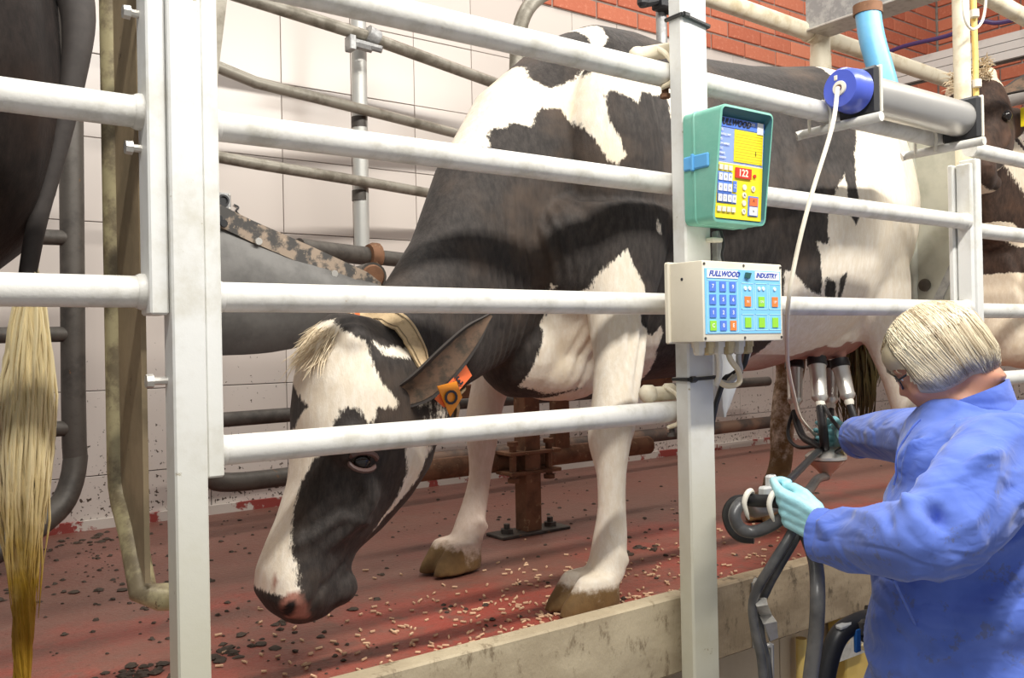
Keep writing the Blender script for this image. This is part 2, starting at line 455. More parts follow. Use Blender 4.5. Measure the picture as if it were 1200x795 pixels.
# ---------------------------------------------------------------- gates, rails and posts on the pit side
RY = 1.38
def rail_into(x0, x1, z, y=RY, r=.0235):
    mb = MB(); mb.tube([(x0, y, z), (x1, y, z)], r, 20); return mb
def weld(mb, x, z, g):
    mb.lathe((x, RY, z), (g, 0, 0), [(0, .0272), (.006, .027), (.012, .0242)], 16)
def gate(name, label, x0, x1, zs, stile0=None, stile1=None, stiles=()):
    g = thing(name, label, 'gate', (x0, RY, 0))
    for z in zs: rail_into(x0, x1, z).build('rail', M_rail, g)
    for a, b, za, zb, y0, y1 in stiles:
        mb = MB(); mb.box((a, y0, za), (b, y1, zb), .003); mb.build('stile', M_post, g)
    return g
g_l = gate('stall_gate', 'left gate with two rails crossing in front of the blond cow tail', -1.9, 0.345, (.983, .717), stiles=[(.332, .3585, .682, 1.19, 1.345, 1.40)])
for z in (.983, .717):
    mb = MB(); weld(mb, .332, z, -1); mb.build('weld', M_rail, g_l)
g_m = thing('stall_gate', 'middle gate of two long rails and a short bottom rail before the feeding cow', 'gate', (.42, RY, 0))
for z in (.977, .711): rail_into(.42, 2.715, z).build('rail', M_rail, g_m)
rail_into(.42, 1.462, .473).build('rail', M_rail, g_m)
mb = MB(); mb.box((.4085, 1.342, .437), (.4345, 1.40, 1.19), .003); mb.build('stile', M_post, g_m)
mb = MB(); mb.box((2.726, 1.36, .40), (2.744, 1.405, 1.155), .003); mb.build('stile', M_post, g_m)
for z in (.977, .711, .473):
    mb = MB(); weld(mb, .4345, z, 1); mb.build('weld', M_rail, g_m)
for z in (.977, .711):
    mb = MB(); weld(mb, 2.726, z, -1); mb.build('weld', M_rail, g_m)
g_r = thing('stall_gate', 'right gate behind the woman with four rails in front of the brown-black cow', 'gate', (2.78, RY, 0))
for z in (1.205, .955, .705, .488): rail_into(2.765, 5.3, z).build('rail', M_rail, g_r)
mb = MB(); mb.box((2.7455, 1.352, .36), (2.778, 1.405, 1.17), .003); mb.build('stile', M_post, g_r)

# long top rail
t = thing('top_rail', 'long thick rail crossing the whole stall above the control boxes', 'rail', (.3, RY, 1.223))
mb = MB(); mb.tube([(-1.9, RY, 1.225), (2.60, RY, 1.215)], .0265, 22); mb.build('pipe', M_rail, t)

# square post that carries the control boxes
PX0, PX1 = (1.417, 1.312, 1.358)[0], (1.498, 1.312, 1.376)[0]
post = thing('gate_post', 'square galvanised post carrying the teal and cream control boxes', 'post', (PX0, 1.33, -.9))
mb = MB(); mb.box((PX0, 1.312, -.98), (PX1, 1.352, 2.1), .004); mb.build('square_tube', M_post, post)
def ubolt(parent, x, z, ys, name='clamp'):
    mb = MB()
    mb.tube([(x, ys - .02, z + .052), (x, ys - .055, z + .03), (x, ys - .05, z - .02), (x, ys - .01, z - .036), (x, ys + .04, z - .03)], .0045, 8, smooth=4)
    mb.build(name, M_wplastic, parent)
# clamps that tie the rails to the post
c1 = thing('pipe_clamp', 'cream pipe clamp tying the top rail to the post near the black strap', 'clamp', (1.43, RY, 1.22))
mb = MB(); mb.cyl((1.385, 1.415, 1.262), (1.47, 1.400, 1.285), .017, 14, bev=.004); mb.sphere((1.385, 1.415, 1.262), .02, 12); mb.build('clamp_bar', M_cream, c1)
mb = MB(); mb.tube([(1.428, 1.405, 1.285), (1.430, 1.372, 1.262), (1.430, 1.347, 1.225), (1.426, 1.352, 1.195), (1.418, 1.375, 1.186)], .006, 10, smooth=5); mb.build('hook', M_cream, c1)
mb = MB(); mb.cyl((1.432, 1.378, 1.197), (1.432, 1.378, 1.172), .008, 8); mb.cyl((1.432, 1.378, 1.175), (1.432, 1.378, 1.166), .012, 6); mb.build('bolt', M_rust, c1)
c2 = thing('pipe_clamp', 'cream pipe clamp on the end of the bottom rail beside the post', 'clamp', (1.42, RY, .47))
mb = MB(); mb.cyl((1.385, 1.405, .512), (1.47, 1.40, .512), .017, 14, bev=.004); mb.sphere((1.388, 1.405, .514), .022, 12); mb.sphere((1.448, 1.400, .517), .020, 12); mb.build('clamp_bar', M_cream, c2)
mb = MB(); mb.tube([(1.428, 1.392, .527), (1.430, 1.358, .510), (1.430, 1.349, .475), (1.426, 1.353, .450), (1.412, 1.372, .440)], .005, 10, smooth=5); mb.build('hook', M_cream, c2)
mb = MB(); mb.cyl((1.424, 1.37, .447), (1.424, 1.37, .424), .006, 8); mb.cyl((1.424, 1.37, .428), (1.424, 1.37, .420), .011, 6); mb.build('bolt', M_dark, c2)

def strap(label, z0, z1, w=.006):
    mb = MB(); e = .003
    a = [(PX0 - e, 1.352 + e, z0), (PX0 - e, 1.312 - e, z0), (PX1 + e, 1.312 - e, z1), (PX1 + e, 1.352 + e, z1)]
    for p, q in zip(a, a[1:]): mb.tube([p, q], w, 6, flat=1.0)
    mb.cyl((PX0 + .002, 1.312 - e - .002, z0), (PX0 + .016, 1.312 - e - .002, z0), .007, 6)
    o = mb.build('cable_tie', M_tie); return tag(o, label, 'strap')
strap('black strap tied round the top of the square post', 1.327, 1.317, .005)
strap('black cable tie round the square post below the cream box', .546, .548, .004)

# left gate post (both gates hang on it)
gp = thing('gate_post', 'left gate post with white gate stiles on both sides', 'post', (.385, 1.37, -.9))
mb = MB(); mb.box((.360, 1.335, -.98), (.4078, 1.383, 1.192), .003); mb.build('square_tube', M_post, gp)
for z in (1.13, .93):
    mb = MB(); mb.lathe((.332, 1.385, z), (-1, 0, 0), [(0, .006), (.012, .006), (.012, .011), (.022, .010)], 8); mb.build('bolt', M_zinc, g_l)
mb = MB(); mb.lathe((.360, 1.37, .585), (-1, 0, 0), [(0, .006), (.02, .006), (.02, .011), (.03, .010)], 8); mb.build('bolt', M_zinc, gp)
# right gate post: round pipe on top of a bolted plate
PRX = (2.879, 1.455, 1.550)[0]
rp = thing('gate_post', 'right round gate post standing on a bolted plate beside the yellow pipe', 'post', (2.68, 1.42, -.1))
mb = MB(); mb.tube([(PRX, 1.455, 1.02), (PRX, 1.455, 2.0)], .026, 20); mb.build('round_pipe', M_cream, rp)
mb = MB(); mb.tube([(PRX, 1.455, 1.765), (PRX, 1.455, 2.0)], .030, 20); mb.build('sleeve', M_rail, rp)
mb = MB(); mb.box(((2.713, 1.408, 1.138)[0], 1.4085, .064), ((2.818, 1.408, 1.148)[0], 1.425, 1.155), .003); mb.build('bolted_plate', M_post, rp)
for z in (1.03, .84):
    mb = MB(); mb.lathe(((2.750, 1.408, 1.035)[0], 1.408, z), (0, -1, 0), [(0, .016), (.004, .016), (.004, .010), (.014, .009)], 10); mb.build('bolt', M_zinc, rp)

# sloping flat bar behind the left post
mb = MB(); a = V((0.508, 1.550, 1.332)); b = V((0.435, 1.550, 0.790))
mb.prism([a + V(-.022, 0, 0), a + V(.024, 0, 0), b + V(.024, 0, 0), b + V(-.022, 0, 0)], (0, .012, 0))
tag(mb.build('flat_bar', M_back), 'sloping flat grey bar right behind the left gate post', 'bar')

# end panels of the stalls, standing across the rails
def end_panel(label, x, y0, y1, z0, z1, sheet, tube, with_strap):
    t = thing('end_panel', label, 'panel', (x, y0, z0))
    mb = MB(); mb.prism([(x - .004, y0, z0 - (.08 if not with_strap else -.02)), (x - .004, y1 - .02, z0 + .03), (x - .004, y1 - .02, z1), (x - .004, y0, z1)], (.008, 0, 0)); mb.build('sheet', sheet, t)
    mb = MB(); r = .075
    zn = z0 - (.10 if not with_strap else 0)
    P = ([(x + .065, y0 + .003, zn - .012), (x + .02, y0 + .008, zn - .006)] if not with_strap else []) + [(x, y0 + .03, zn)] + [(x, y1 - r, z0 - .02)] + [(x, y1 - r + r * math.sin(q), z0 + r - r * math.cos(q)) for q in (.4, .8, 1.2)] + [(x, y1, z0 + r), (x, y1, z1 + .05)]
    mb.tube(P, .021, 16); mb.build('frame_tube', tube, t)
    if with_strap:
        m2 = MB(); a = V(x - .008, y0 + .01, z1 - .30); b = V(x - .008, y1 - .05, z1 - .62)
        m2.prism([a, a + V(0, 0, -.06), b + V(0, 0, -.06), b], (-.006, 0, 0)); m2.build('strap', M_galv, t)
        m2 = MB(); m2.lathe((x - .006, 1.64, .805), (-1, 0, 0), [(0, .022), (.003, .022), (.004, .018)], 18); m2.build('rubber_plug', M_dark, t)
    else:
        for z in (1.18, .88, .45):
            m2 = MB(); m2.lathe((x, y1 - .06, z), (1, 0, 0), [(0, .010), (.012, .010), (.012, .016), (.020, .013)], 8); m2.build('bolt', M_rust, t)
    return t
end_panel('stained end panel with olive tube frame just left of the left gate post', 0.337, 1.408, 1.575, .36, 1.9, M_tan, M_olive, False)
end_panel('grey sheet panel with a dark round plug behind the standing cow', 2.965, 1.46, 1.685, .30, 1.32, M_panel, M_panel, True)


# ---------------------------------------------------------------- fences and pipework behind the cows
def bend(pts, r, k=5): return pts
fb = thing('back_fence', 'dull galvanised pipe fence in front of the tiled wall behind the feeding cow', 'fence', (.8, 3.1, 0))
def pipe(pts, r, mat, parent, name='pipe', smooth=0, seg=16):
    mb = MB(); mb.tube(pts, r, seg, smooth=smooth); return mb.build(name, mat, parent)
pipe([(0.844, 2.950, 1.597), (1.095, 2.980, 1.547), (1.532, 3.080, 1.542), (2.109, 3.200, 1.529), (3.293, 3.300, 1.454)], .0205, M_back, fb, 'rung')
pipe([(0.839, 2.950, 1.279), (1.090, 2.980, 1.266), (1.527, 3.080, 1.264), (1.889, 3.150, 1.256), (3.286, 3.300, 1.196)], .0205, M_back, fb, 'rung')
pipe([(0.852, 3.050, 0.386), (1.197, 3.060, 0.389), (2.353, 3.120, 0.388), (4.050, 3.160, 0.394)], .026, M_dark, fb, 'rung')
pipe([(.86, 3.0, 1.9), (.86, 3.0, .42), (.87, 3.0, .29), (.92, 3.01, .205), (1.0, 3.02, .175), (1.25, 3.05, .17)] , .033, M_dark, fb, 'loop_tube', 4)
pipe([(1.25, 3.05, .17), (2.0, 3.1, .165), (4.2, 3.2, .16)], .033, worn('brown_grimy_pipe', (0.20, 0.12, 0.08), (0.08, 0.06, 0.05), 0.6, 0.1, 5, 0.4, 0.6), fb, 'bottom_rail')
tr = thing('upper_pipe', 'galvanised pipe with a clamp crossing high over the wall tiles', 'pipe', (1.093, 2.960, 1.814))
pipe([(0.914, 2.940, 1.832), (1.554, 3.020, 1.801)], .0235, M_back, tr)
pipe([(1.536, 3.020, 1.804), (2.278, 3.100, 1.734)], .0235, M_back, tr)
mb = MB(); c = V((1.560, 3.010, 1.805)); mb.tube([c + V(-.02, 0, .008), c + V(.025, .003, -.007)], .032, 16)
mb.cyl(c + V(-.01, -.02, -.05), c + V(.02, -.04, -.06), .014, 8); mb.cyl(c + V(-.10, -.01, -.045), c + V(-.01, -.01, -.05), .02, 8); mb.box(c + V(-.105, -.03, -.075), c + V(-.08, .02, -.02), .003)
mb.build('clamp', M_galv, tr)
up = thing('upright_pipe', 'upright galvanised pipe in front of the wall tiles with dark joint rings', 'pipe', (1.566, 3.140, 1.017))
pipe([(1.570, 3.140, 2.119), (1.566, 3.140, 1.011)], .030, M_back if False else worn('pale_galvanised_pipe', (0.50, 0.50, 0.47), (0.62, 0.60, 0.55), 0.4, 0.25, 9), up, 'pipe', seg=22)
for py in (143, 229):
    mb = MB(); c = V((1.565, 3.140, 1.507)) if py == 143 else V((1.562, 3.140, 1.220)); mb.tube([c + V(0, 0, -.022), c + V(0, 0, .018)], .0315, 20); mb.build('joint_ring', M_dark, up)
tk = thing('cross_pipe', 'thick dark cross pipe and flange joining the upright pipe behind the trough', 'pipe', (1.604, 3.100, 0.982))
pipe([(1.248, 3.000, 0.985), (1.589, 3.100, 0.978)], .036, M_dark, tk)
pipe([(1.589, 3.100, 0.978), (1.945, 3.150, 0.965)], .030, M_dark, tk)
mb = MB(); c = V((1.582, 3.080, 0.979)); mb.lathe(c - V(.02, 0, 0), (1, .1, 0), [(0, .044), (.02, .052), (.04, .052), (.05, .04)], 14); mb.build('flange', M_rust, tk)

# feed trough plate in front of the cow's head
pl = thing('feed_trough', 'weathered grey feed trough plate above the feeding cow head', 'trough', (0.769, 1.950, 0.782))
top = [V((0.553, 1.950, 0.964)), V((0.598, 1.950, 0.949)), V((0.691, 1.950, 0.910)), V((0.832, 1.950, 0.858)), V((0.971, 1.950, 0.804)), V((1.007, 1.950, 0.780))]
bot = [V((0.998, 1.950, 0.763)), V((0.949, 1.950, 0.715)), V((0.882, 1.950, 0.664)), V((0.807, 1.950, 0.633)), V((0.706, 1.950, 0.618)), V((0.547, 1.950, 0.616))]
mb = MB(); n = 5
up_p = [top[0], top[2], top[3], top[5]]; lo_p = [bot[5], bot[4], bot[3], bot[0]]
rows = []
for k in range(7):
    q = k / 6; r = []
    for a, b in zip([spline(top, [0] * 6, 4)[0][i * 20 // 16] for i in range(17)], list(reversed([spline(bot, [0] * 6, 4)[0][i * 20 // 16] for i in range(17)]))):
        p = a.lerp(b, q); p = p + V(0, -.05 * math.sin(q * math.pi * .9), 0); r.append(p)
    rows.append(r)
W = len(rows[0]); vs = [p for r in rows for p in r] + [p + V(0, .012, 0) for r in rows for p in r]; N0 = W * 7; fs = []
for k in range(6):
    for i in range(W - 1):
        a = k * W + i; fs.append((a, a + 1, a + W + 1, a + W)); fs.append((a + N0, a + W + N0, a + W + 1 + N0, a + 1 + N0))
for i in range(W - 1): fs.append((i, i + N0, i + 1 + N0, i + 1)); a = 6 * W + i; fs.append((a, a + 1, a + 1 + N0, a + N0))
mb.add(vs, fs); mb.build('trough_plate', M_plate, pl)
mb = MB()
for i in range(len(top) - 1):
    a, b = top[i], top[i + 1]
    mb.prism([a + V(0, -.03, .004), b + V(0, -.03, .004), b + V(0, -.03, -.045), a + V(0, -.03, -.045)], (0, .03, 0))
mb.build('flange', M_flange, pl)
for a in (V((0.616, 1.915, 0.912)), V((0.627, 1.915, 0.902)), V((0.703, 1.915, 0.867)), V((0.883, 1.915, 0.801))):
    mb = MB(); mb.lathe(a, (0, -1, 0), [(0, .009), (.004, .008)], 10); mb.build('rivet', M_zinc if a.x > .7 else M_blackp, pl)
mt = thing('pipe_socket', 'brown rusty pipe socket at the right tip of the feed trough', 'pipe', (1.024, 2.000, 0.810))
mb = MB(); c = V((1.037, 2.020, 0.807)); mb.lathe(c, (.15, 1, 0), [(0, .030), (0, .036), (.5, .036)], 20); mb.build('socket', M_dark, mt)
mb = MB(); mb.lathe(c + V(-.001, -.006, 0), (.15, 1, 0), [(0, .026), (.004, .030), (.01, .030)], 20); mb.build('end_cap', M_rust, mt)

# small black socket screwed to the tiles
sk = thing('wall_socket', 'small square black connector screwed to the wall tile over the trough', 'socket', (1.117, 3.430, 1.203))
mb = MB(); c = V((1.117, 3.430, 1.203)); mb.box(c + V(-.033, -.010, -.033), c + V(.033, .004, .033), .004); mb.build('socket_plate', M_galv, sk)
mb = MB(); mb.lathe(c + V(0, -.010, 0), (0, -1, 0), [(0, .025), (.012, .023), (.012, .016), (.004, .015)], 18); mb.build('socket_body', M_blackp, sk)
for dx, dz in ((-.026, -.026), (.026, -.026), (-.026, .026), (.026, .026)):
    mb = MB(); mb.lathe(c + V(dx, -.010, dz), (0, -1, 0), [(0, .005), (.003, .004)], 8); mb.build('screw', M_zinc, sk)
tag(MB().tube([c + V(.045, -.005, -.01), c + V(.062, -.008, -.02), c + V(.052, -.008, -.035), c + V(.066, -.006, -.05), c + V(.07, -.005, -.07)], .0035, 6, smooth=4).build('thin_wire', M_black), 'short loose black wire on the tile beside the connector', 'wire')

# rusty short stand behind the fore legs
st = thing('rusty_stand', 'rusty low steel stand bolted to the floor behind the fore legs', 'stand', (1.762, 2.350, 0.000))
b = V((1.777, 2.371, 0.000)); xx, yy = b.x, b.y
mb = MB(); mb.box((xx - .032, yy - .032, .008), (xx + .032, yy + .032, .50), .003); mb.build('post', M_rust, st)
mb = MB(); mb.box((xx - .14, yy - .05, 0), (xx + .14, yy + .05, .010), .002); mb.build('foot_plate', M_dark, st)
for g in (-1, 1):
    mb = MB(); mb.lathe((xx + g * .09, yy, .010), (0, 0, 1), [(0, .022), (.014, .022), (.014, .011), (.03, .011)], 6); mb.build('anchor_bolt', M_dark, st)
for z in (.205, .27):
    mb = MB(); mb.box((xx - .10, yy - .045, z - .006), (xx + .11, yy + .045, z + .006), .002); mb.build('clamp_plate', M_rust, st)
for g in (-1, 1):
    mb = MB(); mb.cyl((xx + g * .075, yy - .02, .185), (xx + g * .075, yy - .02, .30), .012, 8); mb.lathe((xx + g * .075, yy - .02, .295), (0, 0, 1), [(0, .02), (.014, .02)], 6); mb.lathe((xx + g * .075, yy - .02, .175), (0, 0, 1), [(0, .02), (.014, .02)], 6); mb.build('clamp_bolt', M_rust, st)
mb = MB(); mb.tube([(xx - .5, yy + .06, .235), (xx + .62, yy + .06, .235)], .034, 14); mb.build('lower_bar', M_rust, st)
mb = MB(); mb.box((xx - .3, yy + .05, .455), (xx + .75, yy + .075, .50), .003); mb.build('upper_bar', M_rust, st)
mb = MB(); mb.box((xx + .15, yy + .04, .23), (xx + .22, yy + .07, .46), .003); mb.build('upright', M_rust, st)

# dark gate behind the left cow
dg = thing('back_gate', 'dark bent-tube gate with rungs behind the blond cow tail', 'gate', (0.514, 3.050, 0.345))
pipe([(0.530, 3.050, 1.896), (0.519, 3.050, 0.478), (0.521, 3.050, 0.291), (0.485, 3.020, 0.179), (0.418, 2.980, 0.124), (0.321, 2.920, 0.077), (0.132, 2.850, 0.035)], .036, M_dark, dg, 'loop_tube', 4)
for q in (((0.194, 2.950, 1.265), (0.526, 3.050, 1.298)), ((0.190, 2.950, 0.970), (0.521, 3.050, 0.987)), ((0.186, 2.950, 0.682), (0.517, 3.050, 0.686)), ((0.182, 2.950, 0.404), (0.512, 3.050, 0.393))):
    pipe(list(q), .024, M_dark, dg, 'rung')

# pipework above the cow's back
bp = thing('bent_pipe', 'grey bent pipe curving down behind the white shoulder', 'pipe', (1.888, 2.500, 1.785))
pipe([(2.248, 2.500, 2.031), (2.058, 2.500, 1.925), (1.967, 2.500, 1.874), (1.896, 2.500, 1.792), (1.863, 2.500, 1.659), (1.856, 2.500, 1.388)], .027, M_back, bp, 'pipe', 4)
cr = thing('cream_railing', 'cream painted pipe railing with a tee piece below the brick wall', 'railing', (3.357, 2.300, 1.870))
pipe([(2.516, 2.320, 1.966), (3.370, 2.320, 1.945), (4.786, 2.320, 1.914)], .036, M_cream, cr)
pipe([(3.388, 2.320, 1.934), (3.395, 2.320, 1.584)], .036, M_cream, cr, 'upright')
mb = MB(); c = V((3.376, 2.320, 1.943)); mb.tube([c + V(-.085, 0, .002), c + V(.085, 0, -.002)], .041, 18); mb.tube([c, c - V(0, 0, .09)], .042, 18); mb.tube([c - V(0, 0, .09), c - V(0, 0, .15)], .045, 18); mb.build('tee', M_cream, cr)
up2 = thing('upright_pipe', 'short grey upright pipe with a black clamp left of the square post', 'pipe', (2.376, 2.300, 1.758))
pipe([(2.378, 2.300, 1.979), (2.378, 2.300, 1.507)], .020, M_galv, up2)
mb = MB(); c = V((2.335, 2.270, 1.853)); mb.box(c + V(-.01, -.03, -.02), c + V(.06, .03, .02), .005); mb.tube([c + V(-.07, 0, -.012), c + V(.0, 0, .012), c + V(.06, 0, -.015)], .018, 10); mb.sphere(c + V(-.08, 0, -.012), .022, 10); mb.build('clamp', M_blackp, up2)

bm_ = thing('zinc_beam', 'spangled zinc box beam at the top edge above the blue pipe', 'beam', (3.200, 2.262, 1.975))
a = V((3.250, 2.303, 1.936)); b = V((3.250, 1.806, 1.928)); d = (b - a); d.z = 0
e = a + d * 1.6
mb = MB(); mb.box((3.25, e.y, a.z), (3.37, a.y, a.z + .45), .004); mb.build('box_profile', M_galv, bm_)
mb = MB(); mb.box((3.235, e.y, a.z - .006), (3.385, a.y + .01, a.z + .004), .002); mb.build('lip', M_zinc, bm_)
bl = thing('blue_pipe', 'light blue pipe hanging from the zinc beam behind the steel cylinder', 'pipe', (2.733, 1.654, 1.636))
pipe([(2.383, 1.476, 1.582), (2.374, 1.459, 1.498), (2.376, 1.433, 1.392), (2.380, 1.418, 1.323)], .036, M_bluepipe, bl, 'pipe', 4, 22)
mb = MB(); c = V((2.383, 1.476, 1.582)); mb.tube([c + V(0, 0, -.008), c + V(0, 0, .02)], .041, 20); mb.build('collar', M_rust, bl)

ct = thing('cable_tray', 'grey ribbed cable tray crossing in front of the brick wall', 'tray', (5.550, 2.853, 2.416))
a = V((5.550, 3.376, 2.452)); b = V((5.550, 1.990, 2.420)); hgt = .16
for k in range(3):
    mb = MB(); z0 = k * .052
    mb.prism([a + V(0, 0, -z0), b + V(0, 0, -z0), b + V(0, 0, -z0 - .048), a + V(0, 0, -z0 - .048)], (.05, 0, 0)); mb.build('slat', M_tray, ct)
mb = MB(); mb.prism([a + V(.03, 0, 0), b + V(.03, 0, 0), b + V(.03, 0, -.158), a + V(.03, 0, -.158)], (.04, 0, 0)); mb.build('tray_back', M_dark, ct)
cb = MB(); cb.tube([(5.530, 3.350, 2.517), (5.530, 3.168, 2.534), (5.530, 2.884, 2.518), (5.530, 2.671, 2.540), (5.530, 2.546, 2.501), (5.530, 2.152, 2.477)], .014, 8, smooth=4)
tag(cb.build('dark_cable', M_purple), 'dark purple cable lying along the top of the cable tray', 'cable')
yp = thing('yellow_pipe', 'thin yellow and white pipe standing beside the round gate post', 'pipe', (2.953, 1.450, 1.449))
pipe([(2.970, 1.460, 1.907), (2.977, 1.460, 1.540), (2.974, 1.460, 1.342)], .0095, M_yellowp, yp)
for q in ((2.958, 1.450, 1.686), (2.964, 1.450, 1.457)):
    mb = MB(); c = V(q); mb.cyl(c + V(0, 0, -.012), c + V(0, 0, .012), .014, 10); mb.build('coupling', M_wplastic, yp)
lo = MB(); lo.tube([(2.795, 1.400, 1.841), (2.787, 1.400, 1.665), (2.806, 1.400, 1.607), (2.853, 1.400, 1.600), (2.910, 1.400, 1.644), (2.936, 1.400, 1.738), (2.948, 1.400, 1.879)], .0045, 8, smooth=5)
tag(lo.build('cable_loop', M_wplastic), 'cream cable hanging in a loop round the yellow pipe', 'cable')
pu = thing('overhead_pipe', 'cream pipe at the top right corner leaving the round gate post', 'pipe', (3.109, 1.500, 1.779))
pipe([(2.979, 1.470, 1.782), (4.086, 1.470, 1.717)], .028, M_cream, pu)
gt = thing('grey_pipe', 'grey pipe with a cable above the head of the right-hand cow', 'pipe', (4.900, 2.287, 1.891))
pipe([(5.000, 2.425, 1.896), (5.000, 1.953, 1.945)], .055, M_tray, gt)
mb = MB(); mb.tube([(4.950, 2.400, 1.921), (4.950, 2.265, 1.935), (4.950, 1.932, 1.966)], .010, 6); mb.build('cable', M_purple, gt)


# ---------------------------------------------------------------- cows
def cow_skin(name, black=(0.034, 0.028, 0.025), white=(0.86, 0.79, 0.68)):
    s = NT(name)
    pat = s.attr('pat'); pink = s.attr('pink'); dirt = s.attr('dirt'); dark = s.attr('dark')
    fur = s.noise(1.0, 5, 0.7, vec=s.mapping(scale=(70, 70, 26)))
    frin = s.noise(1.0, 4, 0.75, vec=s.mapping(scale=(130, 130, 45)))
    broad = s.noise(5, 4, 0.6)
    e = s.math('ADD', pat, s.math('MULTIPLY', s.math('SUBTRACT', frin, 0.5), 0.030))
    k = s.smooth(e, -0.0035, 0.0035)
    b = s.mix(s.smooth(fur, 0.3, 0.75), tuple(x * 0.62 for x in black), tuple(x * 1.5 for x in black))
    b = s.mix(s.smooth(broad, 0.45, 0.75), b, tuple(x * y for x, y in zip(black, (2.4, 2.05, 1.7))))
    w = s.mix(s.smooth(fur, 0.35, 0.7), tuple(x * y for x, y in zip(white, (0.90, 0.86, 0.80))), white)
    w = s.mix(s.smooth(broad, 0.5, 0.8), w, tuple(x * y for x, y in zip(white, (0.96, 0.88, 0.74))))
    c = s.mix(k, b, w)
    c = s.mix(pink, c, s.mix(fur, (0.28, 0.11, 0.08), (0.46, 0.22, 0.16)))
    dn = s.noise(30, 5, 0.7)
    df = s.smooth(s.math('ADD', dirt, s.math('MULTIPLY', s.math('SUBTRACT', dn, 0.5), 0.9)), 0.35, 0.75)
    dcol = s.mix(s.noise(34, 5, .7), (0.085, 0.050, 0.020), (0.26, 0.155, 0.060))
    c = s.mix(df, c, dcol)
    c = s.mix(dark, c, (0.012, 0.010, 0.010))
    s.bump(s.math('ADD', s.math('MULTIPLY', fur, 0.7), s.math('MULTIPLY', dn, 0.3)), 0.45, 0.006)
    return s.out(c, 0.66, 0, 0.25, sheen=0.04)
M_cow = cow_skin('cow_coat')
M_cow_far = cow_skin('cow_coat_brownish', (0.045, 0.026, 0.018), (0.80, 0.70, 0.56))
M_cow_l = cow_skin('cow_coat_dark', (0.018, 0.012, 0.010), (0.80, 0.70, 0.56))
M_eye = plain('cow_eye', (0.010, 0.007, 0.006), 0.12, spec=0.5)

TRUNK = [  # x, z top, z bottom, half width
    (1.34, 0.98, 0.60, .10), (1.42, 1.30, 0.505, .19), (1.54, 1.475, 0.485, .235), (1.68, 1.54, 0.49, .270), (1.82, 1.545, 0.51, .30),
    (2.05, 1.505, 0.52, .355), (2.30, 1.515, 0.525, .385), (2.48, 1.54, 0.56, .38), (2.64, 1.57, 0.61, .335),
    (2.80, 1.575, 0.66, .295), (2.92, 1.55, 0.74, .25), (3.01, 1.48, 0.82, .20), (3.06, 1.37, 0.92, .12)]
def axis_y(x): return 1.93 - 0.06 * max(0.0, min(1.0, (x - 1.8) / 1.3))

def trunk_into(mb, dx=0.0):
    rings = []
    N = 40
    for x, zt, zb, w in TRUNK:
        zc = zb + (zt - zb) * 0.45; r = []
        for j in range(N):
            q = 2 * math.pi * j / N; c, s_ = math.cos(q), math.sin(q)
            e = 1.72 if s_ > 0 else 2.3
            yy = math.copysign(abs(c) ** (2 / 2.3), c) * w
            if s_ > 0: yy *= 1 - 0.12 * s_
            h = (zt - zc) if s_ > 0 else (zc - zb)
            zz = zc + math.copysign(abs(s_) ** (2 / e), s_) * h
            r.append(Vector((x + dx, axis_y(x) + yy, zz)))
        rings.append(r)
    mb.ring_tube(rings)

def elip(mb, sections, N=28, expo=2.2):
    """sections: (centre, half height along the plane's up, half width across)"""
    P = [Vector(c) for c, _, _ in sections]; rings = []
    for i, (c, h, w) in enumerate(sections):
        t = (P[min(i + 1, len(P) - 1)] - P[max(i - 1, 0)]).normalized()
        side = t.cross(Vector((0, 0, 1)))
        side = Vector((0, 1, 0)) if side.length < 0.1 else side.normalized()
        if side.y < 0: side = -side
        up = side.cross(t).normalized()
        rings.append([P[i] + up * h * math.copysign(abs(math.sin(q)) ** (2 / expo), math.sin(q)) + side * w * math.copysign(abs(math.cos(q)) ** (2 / expo), math.cos(q)) for q in [2 * math.pi * j / N for j in range(N)]])
    mb.ring_tube(rings)

